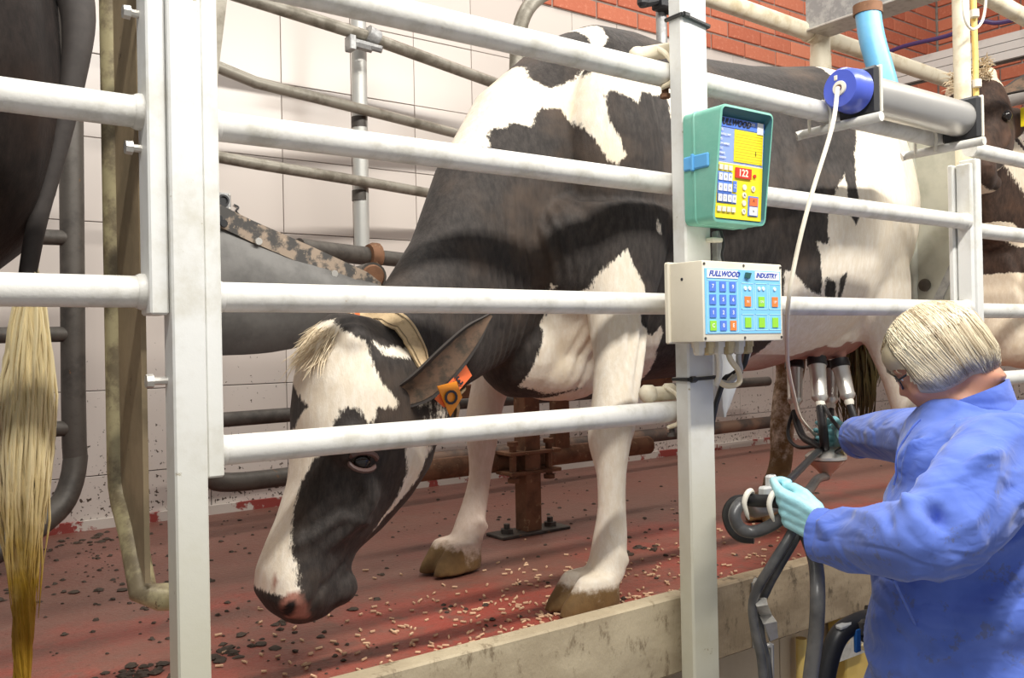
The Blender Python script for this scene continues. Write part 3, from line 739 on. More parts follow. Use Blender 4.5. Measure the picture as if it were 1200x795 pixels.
HEAD = [(-.035, .035, -.08, .055), (.0, .062, -.13, .085), (.05, .078, -.20, .108), (.11, .083, -.245, .117), (.18, .078, -.252, .117), (.25, .064, -.243, .112), (.32, .062, -.205, .098),
        (.39, .075, -.15, .082), (.44, .089, -.098, .073), (.49, .099, -.086, .080), (.535, .094, -.084, .083), (.567, .064, -.056, .068), (.584, .03, -.02, .03)]
def head_frame(poll, a, yaw_side=None):
    a = Vector(a).normalized(); w = Vector(yaw_side or (0, 1, 0)); w = (w - a * w.dot(a)).normalized()
    d = w.cross(a)
    if d.x > 0 and yaw_side is None: d = -d
    return Vector(poll), a, d, w
def head_into(mb, fr):
    o, a, d, w = fr
    L = lambda s, t, u: o + a * s + d * t + w * u
    N = 32; rings = []
    for s_, tf, tb, hw in HEAD:
        r = []; tc = (tf + tb) / 2 + (tf - tb) * 0.12
        for j in range(N):
            q = 2 * math.pi * j / N; c, s2 = math.cos(q), math.sin(q)
            e = 2.6 if s2 > 0 else 2.0
            hh = (tf - tc) if s2 > 0 else (tc - tb)
            ww = hw * (1 - (0.30 * -s2 if s2 < 0 else 0))
            r.append(L(s_, tc + hh * math.copysign(abs(s2) ** (2 / e), s2), ww * math.copysign(abs(c) ** (2 / e), c)))
        rings.append(r)
    mb.ring_tube(rings)
    mb.sphere(L(.515, -.058, 0), (.052, .058, .040), 18)                          # chin
    for g in (-1, 1):
        mb.sphere(L(.225, -.005, g * .092), .046)                                  # eye socket
        mb.tube([L(.27, -.03, g * .088), L(.32, -.062, g * .09), L(.37, -.045, g * .076), L(.43, .01, g * .062)], [.026, .022, .020, .016], 10, smooth=3)   # facial crest
        mb.sphere(L(.02, .02, g * .075), .036)                                     # horn bud
        mb.sphere(L(.13, -.19, g * .062), (.05, .05, .07))                         # jaw angle
        mb.tube([L(.50, .058, g * .05), L(.545, .052, g * .062)], [.026, .024], 10)  # nostril wing
    return L

FORE_NEAR = [((1.60, 1.70, .98), .17, .085), ((1.575, 1.685, .80), .125, .078), ((1.545, 1.665, .68), .085, .065), ((1.515, 1.635, .58), .068, .056), ((1.478, 1.61, .49), .060, .054),
             ((1.458, 1.60, .43), .062, .056), ((1.448, 1.60, .38), .054, .048), ((1.443, 1.59, .31), .038, .034), ((1.437, 1.585, .23), .036, .033), ((1.43, 1.585, .165), .043, .040), ((1.417, 1.58, .12), .045, .044), ((1.40, 1.58, .07), .052, .050)]
FORE_FAR = [((1.63, 2.15, .98), .16, .085), ((1.57, 2.15, .78), .11, .075), ((1.50, 2.14, .58), .070, .058), ((1.445, 2.13, .44), .054, .050), ((1.43, 2.12, .38), .050, .046), ((1.42, 2.12, .27), .034, .032), ((1.405, 2.12, .20), .036, .034), ((1.375, 2.11, .13), .044, .040), ((1.35, 2.10, .07), .05, .048)]
HIND_NEAR = [((2.80, 1.73, 1.20), .22, .09), ((2.70, 1.70, .98), .20, .095), ((2.70, 1.675, .82), .175, .09), ((2.73, 1.665, .70), .135, .075), ((2.775, 1.655, .58), .102, .062), ((2.805, 1.65, .50), .084, .052), ((2.82, 1.645, .42), .060, .046), ((2.84, 1.64, .30), .036, .034), ((2.85, 1.635, .20), .042, .04), ((2.83, 1.63, .13), .045, .043), ((2.81, 1.63, .07), .05, .048)]
HIND_FAR = [((2.86, 2.03, 1.12), .22, .10), ((2.78, 2.06, .92), .19, .10), ((2.72, 2.06, .76), .125, .08), ((2.74, 2.05, .62), .08, .06), ((2.76, 2.05, .52), .060, .048), ((2.715, 2.04, .42), .050, .046), ((2.675, 2.03, .30), .044, .042), ((2.655, 2.02, .20), .042, .04), ((2.60, 2.00, .13), .045, .043), ((2.56, 1.99, .07), .05, .048)]

def leg_into(mb, sec, dx=0.0):
    """front-back half depth, side half width"""
    P = [Vector(c) + Vector((dx, 0, 0)) for c, _, _ in sec]
    R = [h for _, h, _ in sec]; W = [w for _, _, w in sec]
    P2, R2 = spline(P, R, 3); _, W2 = spline(P, W, 3); rings = []
    for i, p in enumerate(P2):
        rings.append([p + Vector((math.cos(q) * R2[i], math.sin(q) * W2[i], 0)) for q in [2 * math.pi * j / 20 for j in range(20)]])
    mb.ring_tube(rings)

def hoof_into(mb, c, dx=0.0, k=1.0, yaw=0.0):
    """two claws pointing forward (-x) and a pair of dew claws behind"""
    c = Vector(c) + Vector((dx, 0, 0)); cs, sn = math.cos(yaw), math.sin(yaw)
    T = lambda x, y, z: c + Vector((x * cs - y * sn, x * sn + y * cs, z)) * k
    for g in (-1, 1):
        rings = []
        for z, xf, xb, w in ((.006, -.115, .052, .034), (.03, -.105, .055, .036), (.065, -.075, .050, .034), (.09, -.055, .045, .030)):
            xc, hx = (xf + xb) / 2, (xb - xf) / 2
            rings.append([T(xc + hx * math.copysign(abs(math.cos(q)) ** .8, math.cos(q)), g * .031 + w * math.sin(q) * (1 - .22 * max(0, -math.cos(q))), z) for q in [2 * math.pi * j / 18 for j in range(18)]])
        mb.ring_tube(rings)
        mb.tube([T(.05, g * .028, .135), T(.082, g * .030, .105)], [.020, .013], 10)

HOOVES = [((1.37, 1.585, 0), -.1), ((1.325, 2.10, 0), .15), ((2.79, 1.63, 0), 0), ((2.54, 1.985, 0), .25)]

def body_bits(mb, dx=0.0):
    S = lambda c, r, M=None: mb.sphere(Vector(c) + Vector((dx, 0, 0)), r, 20, M)
    S((1.60, 1.725, 1.10), (.15, .10, .30))         # shoulder
    S((1.62, 2.13, 1.10), (.15, .09, .30))
    S((1.46, 1.75, .86), (.13, .10, .15))           # point of shoulder
    S((1.41, 1.90, .62), (.12, .13, .14))           # brisket
    S((1.52, 1.88, .56), (.16, .12, .09))
    S((2.62, 1.68, 1.43), (.09, .055, .06)); S((2.62, 2.08, 1.43), (.09, .055, .06))   # hips
    S((2.99, 1.76, 1.36), (.06, .05, .06)); S((2.99, 1.98, 1.36), (.06, .05, .06))   # pins
    S((2.62, 1.83, .715), (.23, .17, .165))          # udder
    S((2.52, 1.82, .655), (.15, .15, .10))
    S((2.56, 1.64, .86), (.14, .06, .14))           # flank fold
    for x, y in ((2.48, 1.74), (2.57, 1.90), (2.61, 1.74), (2.75, 1.90)):
        mb.tube([V(x + dx, y, .62), V(x + dx, y, .50)], [.02, .014], 10)

def finish_cow(me, zones, dx=0.0):
    """zones(co, x, z) -> dict of attributes"""
    co = get_co(me); no = get_no(me)
    x, y, z = co[:, 0] - dx, co[:, 1], co[:, 2]
    # skin folds across the neck, faint ribs on the flank
    amp = np.clip(1 - ((x - 1.30) / .16) ** 2 - ((z - .80) / .34) ** 2, 0, 1) * (z < 1.25)
    ph = (x * .92 + z * .10) * 2 * math.pi / .026 + 1.6 * np.sin(z * 23) + 1.1 * np.sin(x * 31 + z * 9)
    d = amp * 0.0035 * np.sin(ph)
    amp = np.clip(1 - ((x - 1.56) / .11) ** 2 - ((z - .60) / .16) ** 2, 0, 1)
    d += amp * 0.006 * np.sin((x * .95 - z * .35) * 2 * math.pi / .034 + 1.2 * np.sin(z * 17))
    amp = np.clip(1 - ((x - 2.1) / .35) ** 2 - ((z - 1.05) / .36) ** 2, 0, 1)
    d += amp * 0.004 * np.sin((x - .25 * z) * 2 * math.pi / .085)
    if dx == 0:      # folds of the cheek and the mouth line
        s_, t, u, g = head_uv(co, FR1); hd = (s_ > .28) & (s_ < .6) & (np.abs(u) < .15)
        for (sa, ga, sb, gb, w, h) in ((.425, .055, .365, .115, .009, .007), (.365, .125, .375, .205, .008, .006), (.395, .06, .345, .11, .008, -.005), (.45, .16, .50, .10, .007, -.005), (.50, .10, .545, .085, .005, -.006), (.43, .12, .47, .17, .008, .003)):
            for sg in (1, -1):
                ex, ey = sb - sa, gb - ga; gg = g * sg
                tt = np.clip(((s_ - sa) * ex + (gg - ga) * ey) / (ex * ex + ey * ey), 0, 1)
                r2 = (s_ - sa - tt * ex) ** 2 + (gg - ga - tt * ey) ** 2
                d += hd * h * np.exp(-r2 / w ** 2)
    set_co(me, co + no * d[:, None])
    for k, v in zones(co, x, y, z).items(): put_attr(me, k, v)

def ss(v, lo, hi):
    t = np.clip((v - lo) / (hi - lo), 0, 1); return t * t * (3 - 2 * t)

FR1 = head_frame((.80, 1.68, .66), (-.193, 0, -.981))
def main_cow_mesh():
    mb = MB()
    trunk_into(mb)
    elip(mb, [((1.72, 1.93, 1.20), .33, .20), ((1.52, 1.92, 1.03), .335, .19), ((1.31, 1.87, .865), .275, .14), ((1.14, 1.80, .725), .20, .105), ((1.00, 1.74, .64), .155, .09), ((.90, 1.70, .595), .12, .08)])
    L = head_into(mb, FR1)
    for s_ in (FORE_NEAR, FORE_FAR, HIND_NEAR, HIND_FAR): leg_into(mb, s_)
    for c, yw in HOOVES: hoof_into(mb, c, yaw=yw)
    body_bits(mb)
    return remeshed(mb, 0.0085, 5)

# coat patches: side-view outlines in metres (x, z); on the head (distance from the poll, distance round the face)
WHITE_BODY = [[(1.169, 1.093), (1.162, 1.185), (1.254, 1.326), (1.363, 1.455), (1.506, 1.506), (1.515, 1.408), (1.518, 1.347), (1.742, 1.35), (1.853, 1.343), (1.808, 1.21), (1.776, 1.232), (1.784, 1.296), (1.746, 1.299), (1.625, 1.273), (1.604, 1.24), (1.566, 1.255), (1.529, 1.268), (1.515, 1.252), (1.512, 1.215), (1.513, 1.184), (1.537, 1.146), (1.552, 1.099), (1.53, 1.075), (1.505, 1.087), (1.484, 1.132), (1.46, 1.181), (1.441, 1.229), (1.384, 1.224), (1.365, 1.199), (1.351, 1.168), (1.302, 1.179), (1.278, 1.163), (1.254, 1.163), (1.233, 1.139), (1.232, 1.11), (1.197, 1.105)], [(1.606, 1.515), (1.68, 1.524), (1.666, 1.469), (1.581, 1.369), (1.544, 1.334), (1.607, 1.41), (1.616, 1.466)], [(1.533, 0.86), (1.548, 0.822), (1.582, 0.769), (1.587, 0.737), (1.56, 0.69), (1.581, 0.656), (1.712, 0.646), (1.732, 0.675), (1.744, 0.648), (1.747, 0.606), (1.765, 0.558), (1.809, 0.477), (1.478, 0.471), (1.413, 0.473), (1.514, 0.51), (1.435, 0.496), (1.353, 0.522), (1.358, 0.549), (1.373, 0.603), (1.391, 0.652), (1.384, 0.678), (1.398, 0.704), (1.407, 0.74), (1.452, 0.764), (1.464, 0.797), (1.491, 0.826)], [(1.642, 0.944), (1.657, 0.932), (1.661, 0.904), (1.64, 0.909)], [(1.365, 0.776), (1.375, 0.769), (1.375, 0.757)], [(2.269, 1.024), (2.317, 1.076), (2.366, 1.12), (2.356, 1.053), (2.346, 0.995), (2.371, 0.961), (2.399, 1.012), (2.406, 1.091), (2.443, 1.19), (2.513, 1.285), (3.045, 1.414), (3.341, 1.421), (3.28, -0.034), (2.16, 0.412), (2.085, 0.521), (2.148, 0.623), (2.09, 0.819), (2.128, 0.82), (2.189, 0.773), (2.253, 0.754), (2.224, 0.866), (2.199, 0.906), (2.255, 0.901), (2.247, 0.96)], [(2.615, 1.552), (2.757, 1.551), (2.56, 1.435), (2.586, 1.491)]]
BLACK_BODY = [[(1.401, 1.396), (1.411, 1.363), (1.391, 1.314), (1.407, 1.298), (1.429, 1.284), (1.474, 1.303), (1.502, 1.316), (1.54, 1.354), (1.504, 1.384), (1.494, 1.43), (1.412, 1.42)], [(2.267, 0.752), (2.255, 0.806), (2.303, 0.789), (2.319, 0.74)], [(2.329, 0.745), (2.317, 0.807), (2.346, 0.825), (2.35, 0.783), (2.347, 0.741)]]
WHITE_HEAD = [[(-0.004, -0.049999999999999996), (-0.018, 0.025), (0.011, 0.083), (0.024, 0.113), (0.049, 0.122), (0.094, 0.151), (0.13, 0.199), (0.142, 0.192), (0.146, 0.151), (0.177, 0.148), (0.175, 0.135), (0.152, 0.114), (0.156, 0.095), (0.188, 0.082), (0.228, 0.079), (0.266, 0.051), (0.316, 0.028), (0.361, 0.028), (0.403, 0.039), (0.45, 0.051), (0.464, 0.061), (0.491, 0.065), (0.51, 0.072), (0.521, 0.057), (0.523, -0.072), (0.479, -0.056999999999999995), (0.415, -0.055999999999999994), (0.319, -0.053), (0.23, -0.097), (0.21, -0.014), (0.162, 0.033), (0.109, -0.055999999999999994), (0.041, -0.05499999999999999)], [(0.217, 0.239), (0.207, 0.313), (0.241, 0.3), (0.286, 0.306), (0.323, 0.291), (0.346, 0.287), (0.36, 0.277), (0.39, 0.267), (0.411, 0.259), (0.385, 0.262), (0.336, 0.273), (0.3, 0.269), (0.263, 0.265), (0.231, 0.243)], [(0.089, 0.265), (0.113, 0.265), (0.129, 0.269), (0.174, 0.275), (0.217, 0.307), (0.222, 0.248), (0.175, 0.266), (0.149, 0.265)], [(0.017, 0.124), (0.026, 0.153), (0.015, 0.196), (0.016, 0.279), (0.03, 0.274), (0.041, 0.193), (0.038, 0.152), (0.025, 0.127)], [(0.12, 0.25), (0.108, 0.258), (0.132, 0.258)]]
PINK_HEAD = [[(0.536, 0.049), (0.513, 0.059), (0.512, 0.069), (0.535, 0.084), (0.561, 0.083), (0.564, 0.047)], [(0.482, 0.033), (0.497, 0.041), (0.517, 0.036), (0.516, 0.034)]]
def head_uv(co, fr):
    o, a, d, w = fr
    q = co - np.array(o)
    s_ = q @ np.array(a); t = q @ np.array(d); u = q @ np.array(w)
    return s_, t, u, np.arctan2(-u, t + 0.06) * 0.11

def union(x, z, polys):
    r = np.full(x.shape, -0.5)
    for p in polys: r = np.maximum(r, sdist(x, z, p))
    return r

def main_zones(co, x, y, z):
    ax = np.vectorize(axis_y)(x)
    s_, t, u, g = head_uv(co, FR1)
    head = (s_ > -.06) & (s_ < .7) & (np.abs(u) < .16) & (t > -.30 + .3 * ss(s_, .3, .6)) & (x < 1.06) & ~((s_ < .05) & (t < -.14))
    body = union(x, z, WHITE_BODY)
    body = np.minimum(body, -union(x, z, BLACK_BODY))
    # legs: the near and far fore legs, both hind legs
    fore = (z < .56) & (x > 1.2) & (x < 1.66) & ((y < 1.74) | (y > 2.02)) & ~head
    hind = ((z < .62) & (x > 2.2)) | ((z < .95) & (x > 2.5) & (y < 1.8))
    body = np.where(fore, np.maximum(body, (0.56 - z) * .6 + np.where((y < 1.74), (1.60 - x) * .8, .02) - .02), body)
    body = np.where(hind, 0.1, body)
    hd = union(s_, g, WHITE_HEAD)
    pat = np.where(head, hd, body)
    pink = np.where(head, ss(union(s_, g, PINK_HEAD), -.004, .004), 0)
    ud = ss(x, 1.95, 2.35) * (1 - ss(z, .60, .72)) * (1 - ss(x, 2.85, 2.95)) * ss(z, .49, .53) * (y > 1.70)
    pink = np.maximum(pink, ud * .95)
    pink = np.maximum(pink, .35 * ((y > 2.0) & (x < 1.7) & (z < .6)))
    low = 1 - ss(z, .02, .13)
    dirt = .42 * low * (x < 1.3) * (y > 1.9) + low * .75 * ((y > 1.9) & (x < 1.7)) + low * .40 * ((y < 1.8) & (x < 1.7)) + low * .5 * (x > 2.2)
    dirt = dirt + .45 * (1 - ss(z, .055, .085)) * (y < 1.8) * (x < 1.7)
    knee = np.exp(-((z - .43) / .05) ** 2 - ((y - 1.55) / .04) ** 2) * ((x < 1.6) & (x > 1.3)) * .30
    dirt = dirt + knee
    fh = (y > 1.9) & (x > 2.2) & (z < .62)
    dirt = np.where(fh, .60 + .3 * (1 - ss(z, .1, .3)), dirt)
    dirt = np.where(head, 0, dirt)
    dark = np.zeros_like(x)
    for gg in (-1, 1):      # nostrils and mouth line
        d2 = ((s_ - .543) / .020) ** 2 + ((t - .058) / .013) ** 2 + ((u - gg * .066) / .03) ** 2
        dark = np.maximum(dark, (1 - ss(d2, .6, 1.2)) * head)
    return dict(pat=pat, pink=pink, dirt=dirt, dark=dark)

me = main_cow_mesh()
finish_cow(me, main_zones)
cow = link('holstein_cow', me, M_cow)
tag(cow, 'black and white cow standing head down in the middle stall', 'cow')


# ---------------------------------------------------------------- the neighbours
def left_zones(co, x, y, z):
    n = np.zeros_like(x)
    return dict(pat=n - .2 + .15 * (np.sin(x * 9 + z * 5) > .97), pink=n, dirt=.30 * (1 - ss(z, .1, .9)) + .08, dark=n)
DXL = -2.77
me = main_cow_mesh() if False else None
def rear_cow_mesh(dx):
    mb = MB(); trunk_into(mb, dx)
    for s_ in (FORE_NEAR, FORE_FAR, HIND_NEAR, HIND_FAR): leg_into(mb, s_, dx)
    for c, yw in HOOVES: hoof_into(mb, c, dx, yaw=yw)
    elip(mb, [((1.72 + dx, 1.93, 1.20), .33, .20), ((1.52 + dx, 1.92, 1.13), .30, .17), ((1.25 + dx, 1.90, 1.12), .22, .12), ((1.02 + dx, 1.88, 1.10), .17, .09)])
    fr = head_frame((.95 + dx, 1.88, 1.20), (-.75, 0, -.66))
    head_into(mb, fr); body_bits(mb, dx)
    return remeshed(mb, 0.012, 4)
me = rear_cow_mesh(DXL); finish_cow(me, left_zones, DXL)
cow_l = link('holstein_cow', me, M_cow_l)
tag(cow_l, 'dark cow seen from behind at the left edge', 'cow')

DXR = 2.72
FR3 = head_frame((3.848, 1.900, 1.707), (-.45, -.25, -.86), (.1, 1, 0))
def right_zones(co, x, y, z):
    n = np.zeros_like(x)
    X = co[:, 0]
    s_, t, u, g = head_uv(co, FR3)
    head = (s_ > -.08) & (s_ < .66) & (np.abs(u) < .17) & (z > 1.12) & (x < 1.75)
    body = np.maximum(sdist(x, z, [(1.1, .40), (1.1, .86), (1.35, .90), (1.55, .82), (1.9, .80), (2.1, .74), (2.2, .4)]), sdist(x, z, [(1.18, 1.13), (1.35, 1.02), (1.62, .94), (1.62, .98), (1.38, 1.07), (1.2, 1.18)]))
    body = np.where((z < .62), .1, body)
    hd = np.maximum(.10 - np.abs(s_ + .0) - .3 * np.abs(u), .02 - np.abs(u) * .9 + .06 * ss(s_, .3, .5) * 0 - .1 * (s_ < .12))
    return dict(pat=np.where(head, hd, body), pink=n, dirt=.25 * (1 - ss(z, .1, .4)), dark=n)
def right_cow_mesh(dx):
    mb = MB(); trunk_into(mb, dx)
    p = FR3[0]
    elip(mb, [((1.72 + dx, 1.93, 1.18), .34, .20), ((1.55 + dx, 1.93, 1.17), .32, .18), (((1.42 + dx), 1.93, 1.26), .25, .13), ((p.x + .10, p.y + .04, p.z - .13), .17, .10), ((p.x + .02, p.y, p.z - .10), .13, .09)])
    for s_ in (FORE_NEAR, FORE_FAR, HIND_NEAR, HIND_FAR): leg_into(mb, s_, dx)
    for c, yw in HOOVES: hoof_into(mb, c, dx, yaw=yw)
    head_into(mb, FR3); body_bits(mb, dx)
    return remeshed(mb, 0.010, 4)
me = right_cow_mesh(DXR); finish_cow(me, right_zones, DXR)
cow_r = link('holstein_cow', me, M_cow_far)
tag(cow_r, 'brown-black cow with raised head peering past the right gate post', 'cow')


# ---------------------------------------------------------------- ears, eyes, collar and tags, tails
from mathutils.bvhtree import BVHTree
def bvh_of(o):
    bm = bmesh.new(); bm.from_mesh(o.data); t = BVHTree.FromBMesh(bm); bm.free(); return t
T_cow = bvh_of(cow)
M_fur = plain('black_ear_fur', (0.045, 0.037, 0.033), 0.7, var=0.4, scale=60)
M_lining = worn('ear_lining', (0.16, 0.10, 0.065), (0.07, 0.055, 0.04), 0.8, 0, 40, 0.4, 0.65)
M_orange_tag = plain('orange_tag', (0.90, 0.30, 0.02), 0.45, var=0.12, scale=30)
M_redtag = plain('red_orange_tag', (0.85, 0.17, 0.05), 0.45, var=0.12, scale=30)

def ear(parent, P, W, facing, mat=M_fur, lining=True, cup=.35):
    """leaf-shaped ear along P, half widths W, its hollow turned to 'facing'"""
    P2, W2 = spline([Vector(p) for p in P], list(W), 4)
    fac = Vector(facing).normalized(); rings = []; lin = []
    n = 9
    for i, p in enumerate(P2):
        t = (P2[min(i + 1, len(P2) - 1)] - P2[max(i - 1, 0)]).normalized()
        s_ = t.cross(fac).normalized(); nn = s_.cross(t).normalized()
        if nn.dot(fac) < 0: nn = -nn
        w = max(W2[i], .002)
        a = [p + s_ * (w * q) + nn * (w * cup * (q * q) + .003) for q in [(-1 + 2 * j / (n - 1)) for j in range(n)]]
        b = [p + s_ * (w * q) * 1.02 + nn * (w * cup * (q * q) - .007) for q in [(1 - 2 * j / (n - 1)) for j in range(n)]]
        rings.append(a + b); lin.append([p + s_ * (w * .80 * q) + nn * (w * cup * (q * q * .64) + .0045) for q in [(-1 + 2 * j / (n - 1)) for j in range(n)]])
    mb = MB(); mb.ring_tube(rings); o = mb.build('ear', mat, parent)
    if lining:
        mb = MB(); vs = [p for r in lin for p in r]; fs = [(i * n + j, i * n + j + 1, (i + 1) * n + j + 1, (i + 1) * n + j) for i in range(len(lin) - 1) for j in range(n - 1)]
        mb.add(vs, fs); mb.build('ear_lining', M_lining, o)
    return o
e1 = ear(cow, [V((0.867, 1.605, 0.522)), V((0.912, 1.565, 0.552)), V((0.957, 1.530, 0.606)), V((0.995, 1.505, 0.654)), V((1.030, 1.490, 0.690))], [.024, .034, .032, .022, .004], V(-.35, -.85, -.35))
Lh = lambda s_, t, u: FR1[0] + FR1[1] * s_ + FR1[2] * t + FR1[3] * u
e2 = ear(cow, [Lh(.05, -.07, .09), Lh(.03, -.11, .14), Lh(.0, -.13, .19), Lh(-.03, -.15, .24)], [.02, .038, .036, .006], V(-.6, .3, -.5))
for g in (-1, 1):
    c = Lh(.252, -.016, g * .117)
    mb = MB(); mb.sphere(c, .021, 18); e = mb.build('eye', M_eye, cow)
    mb = MB()
    for k, (lo_, hi_) in enumerate(((-1, 1),)):
        pts = [c + FR1[1] * (-.012 + .016 * math.cos(q)) * 1 + FR1[2] * (.030 * math.cos(q * 1.0)) * 0 for q in (0,)]
    arc = [c + FR1[3] * (g * (.012 + .010 * math.sin(q))) + FR1[2] * (.028 * math.cos(q)) + FR1[1] * (-.014 * math.sin(q) - .004) for q in [math.pi * j / 8 for j in range(9)]]
    mb.tube(arc, [.003] + [.006] * 7 + [.003], 8)
    arc = [c + FR1[3] * (g * (.010 + .008 * math.sin(q))) + FR1[2] * (.028 * math.cos(q)) + FR1[1] * (.014 * math.sin(q) + .004) for q in [math.pi * j / 8 for j in range(9)]]
    mb.tube(arc, [.003] + [.005] * 7 + [.003], 8)
    mb.build('eyelid', plain('eyelid_skin', (0.075, 0.040, 0.034), 0.5), cow)

# collar
def on_skin(p, off, tree=T_cow):
    q, n, i, d = tree.find_nearest(Vector(p)); return q + n * off, n
M_collar = worn('tan_collar_webbing', (0.62, 0.46, 0.27), (0.46, 0.33, 0.18), 0.85, 0, 60)
ring = [(0.843, 1.780, 0.696), (0.835, 1.720, 0.694), (0.866, 1.660, 0.698), (0.904, 1.610, 0.669), (0.940, 1.585, 0.624), (0.985, 1.590, 0.557), (1.036, 1.630, 0.480), (1.112, 1.720, 0.451), (1.165, 1.840, 0.493), (1.107, 1.880, 0.619), (0.971, 1.840, 0.691)]
P = [on_skin(p, .0)[0] for p in ring]; P.append(P[0]); P, _ = spline(P, [0] * len(P), 5)
L0, L1, L2, L3 = [], [], [], []
for i, p in enumerate(P[:-1]):
    t = (P[(i + 1) % (len(P) - 1)] - P[i - 1 if i else len(P) - 2]).normalized()
    q, n = on_skin(p, 0)
    s_ = t.cross(n).normalized()
    L0.append([q + s_ * .021 + n * .004, q + s_ * .021 + n * .010, q - s_ * .021 + n * .010, q - s_ * .021 + n * .004])
mb = MB(); rr = L0 + [L0[0]]; mb.ring_tube(rr, cap=False); col_o = mb.build('collar', M_collar, cow)
mb = MB()
for off in (.014, -.014):
    mb.tube([(a[1] + a[2]) / 2 + (a[1] - a[2]).normalized() * off + (a[1] - a[0]).normalized() * .001 for a in L0], .0012, 5)
mb.build('stitching', M_tan, col_o)

def plate_poly(name, pts, th, mat, parent):
    P = [Vector(p) for p in pts]; n = (P[1] - P[0]).cross(P[-1] - P[0]).normalized()
    mb = MB(); mb.prism(P, n * th); return mb.build(name, mat, parent), n

_fonts = {}
def text(name, s_, M, size, mat, parent, th=.0006, align='LEFT', shear=0.0, bold=0.0, sx=1.0):
    c = bpy.data.curves.new('txt', 'FONT'); c.body = s_; c.size = size; c.align_x = align; c.align_y = 'CENTER'; c.extrude = th; c.shear = shear; c.offset = bold; c.resolution_u = 3
    o = bpy.data.objects.new('txt', c); COL.objects.link(o)
    dg = bpy.context.evaluated_depsgraph_get(); dg.update()
    me = bpy.data.meshes.new_from_object(o.evaluated_get(dg)); bpy.data.objects.remove(o); bpy.data.curves.remove(c)
    me.materials.clear(); me.transform(M @ Matrix.Diagonal((sx, 1, 1, 1)))
    return link(name, me, mat, parent)
def frame(o, x, y):
    """matrix: local x, y in the plane, z out of it"""
    x = Vector(x).normalized(); y = Vector(y); y = (y - x * y.dot(x)).normalized(); z = x.cross(y)
    m = Matrix((x, y, z)).transposed().to_4x4(); m.translation = Vector(o); return m

tg = [V((0.917, 1.520, 0.548)), V((0.962, 1.520, 0.556)), V((0.975, 1.520, 0.523)), V((0.946, 1.520, 0.486))]
tA, n_ = plate_poly('ear_tag', [tg[0], tg[3], tg[2], tg[1]], .003, M_orange_tag, cow)
text('digit', 'O', frame(V((0.946, 1.513, 0.523)), (tg[1] - tg[0]), (tg[0] - tg[3])), .040, M_ink, tA, align='CENTER', bold=.0006)
tg = [V((0.917, 1.530, 0.522)), V((0.991, 1.530, 0.590)), V((1.006, 1.530, 0.566)), V((0.938, 1.530, 0.504))]
tB, n_ = plate_poly('ear_tag', [tg[0], tg[3], tg[2], tg[1]], .003, M_redtag, cow)
text('digits', '3990', frame(V((0.958, 1.524, 0.544)), (tg[0] - tg[1]), (tg[0] - tg[3]) * -1), .026, M_ink, tB, align='CENTER', bold=.0005)
tg = [V((0.808, 1.700, 0.695)), V((0.839, 1.700, 0.703)), V((0.843, 1.700, 0.692)), V((0.823, 1.700, 0.677)), V((0.809, 1.700, 0.681))]
tC, n_ = plate_poly('ear_tag', tg, .003, M_redtag, cow)
mb = MB(); mb.lathe(V((0.817, 1.695, 0.690)), (0, -1, 0), [(0, .006), (.003, .005)], 10); mb.build('tag_stud', M_ink, tC)

# tuft of cream hair between the horn buds
random.seed(7)
def hair_lock(mb, p, d, l, r, droop=.3, seg=5):
    p = Vector(p); d = Vector(d).normalized(); pts = []
    k = Vector((random.uniform(-1, 1), random.uniform(-1, 1), random.uniform(-1, 1))) * .25
    for j in range(4):
        t = j / 3; pts.append(p + (d + k * t - V(0, 0, droop * t)) * l * t)
    mb.tube(pts, [r, r * .9, r * .6, r * .15], seg)
mb = MB()
for k in range(260):
    p0 = Lh(random.uniform(-.03, .07), .05 + random.uniform(-.01, .02), random.uniform(-.07, .05))
    q, n = on_skin(p0, -.002)
    hair_lock(mb, q, n * .5 + FR1[1] * .8 + FR1[3] * random.uniform(-.4, .4), random.uniform(.03, .06), .0013, .1, 4)
M_tuft = worn('cream_hair', (0.72, 0.60, 0.42), (0.56, 0.44, 0.28), 0.6, 0, 60)
mb.build('poll_tuft', M_tuft, cow, kind='stuff')

# tail of the standing cow: hangs down behind the hind legs, dirty switch
def tail(parent, P, R, mat, switch_from, sw_mat, n=160, length=.35, spread=.03, r=.0022):
    mb = MB(); mb.tube([Vector(p) for p in P], R, 14, smooth=4); t = mb.build('tail', mat, parent)
    mb = MB(); Q, _ = spline([Vector(p) for p in P], [0] * len(P), 4)
    for k in range(n):
        i = random.randint(int(len(Q) * switch_from), len(Q) - 1); p = Q[i]
        a = random.uniform(0, 2 * math.pi); o = V(math.cos(a), math.sin(a), 0)
        l = length * random.uniform(.6, 1.1); pts = []
        w = random.uniform(.4, 1) * spread; ph = random.uniform(0, 6)
        for j in range(6):
            q = j / 5; e = math.sin(q * math.pi * .8) + .12
            pts.append(p + o * w * e + V(.006 * math.sin(ph + q * 5), .006 * math.cos(ph + q * 4), -l * q))
        mb.tube(pts, [r, r * 1.2, r * 1.2, r, r * .8, r * .2], 4)
    return t, mb.build('tail_switch', sw_mat, t, kind='stuff')
_s = NT('dirty_switch'); _c = _s.mix(_s.noise(22, 4), (0.16, 0.12, 0.02), (0.05, 0.035, 0.015)); M_dirtsw = _s.out(_c, 0.6)
tail(cow, [(2.98, 1.87, 1.50), (3.08, 1.87, 1.42), (3.10, 1.875, 1.20), (3.04, 1.88, .95), (2.95, 1.87, .75), (2.88, 1.87, .60)], [.04, .032, .024, .02, .017, .012], M_fur, .72, M_dirtsw, 260, .34, .06, .0035)
_s = NT('blond_switch'); _P = _s.posz()
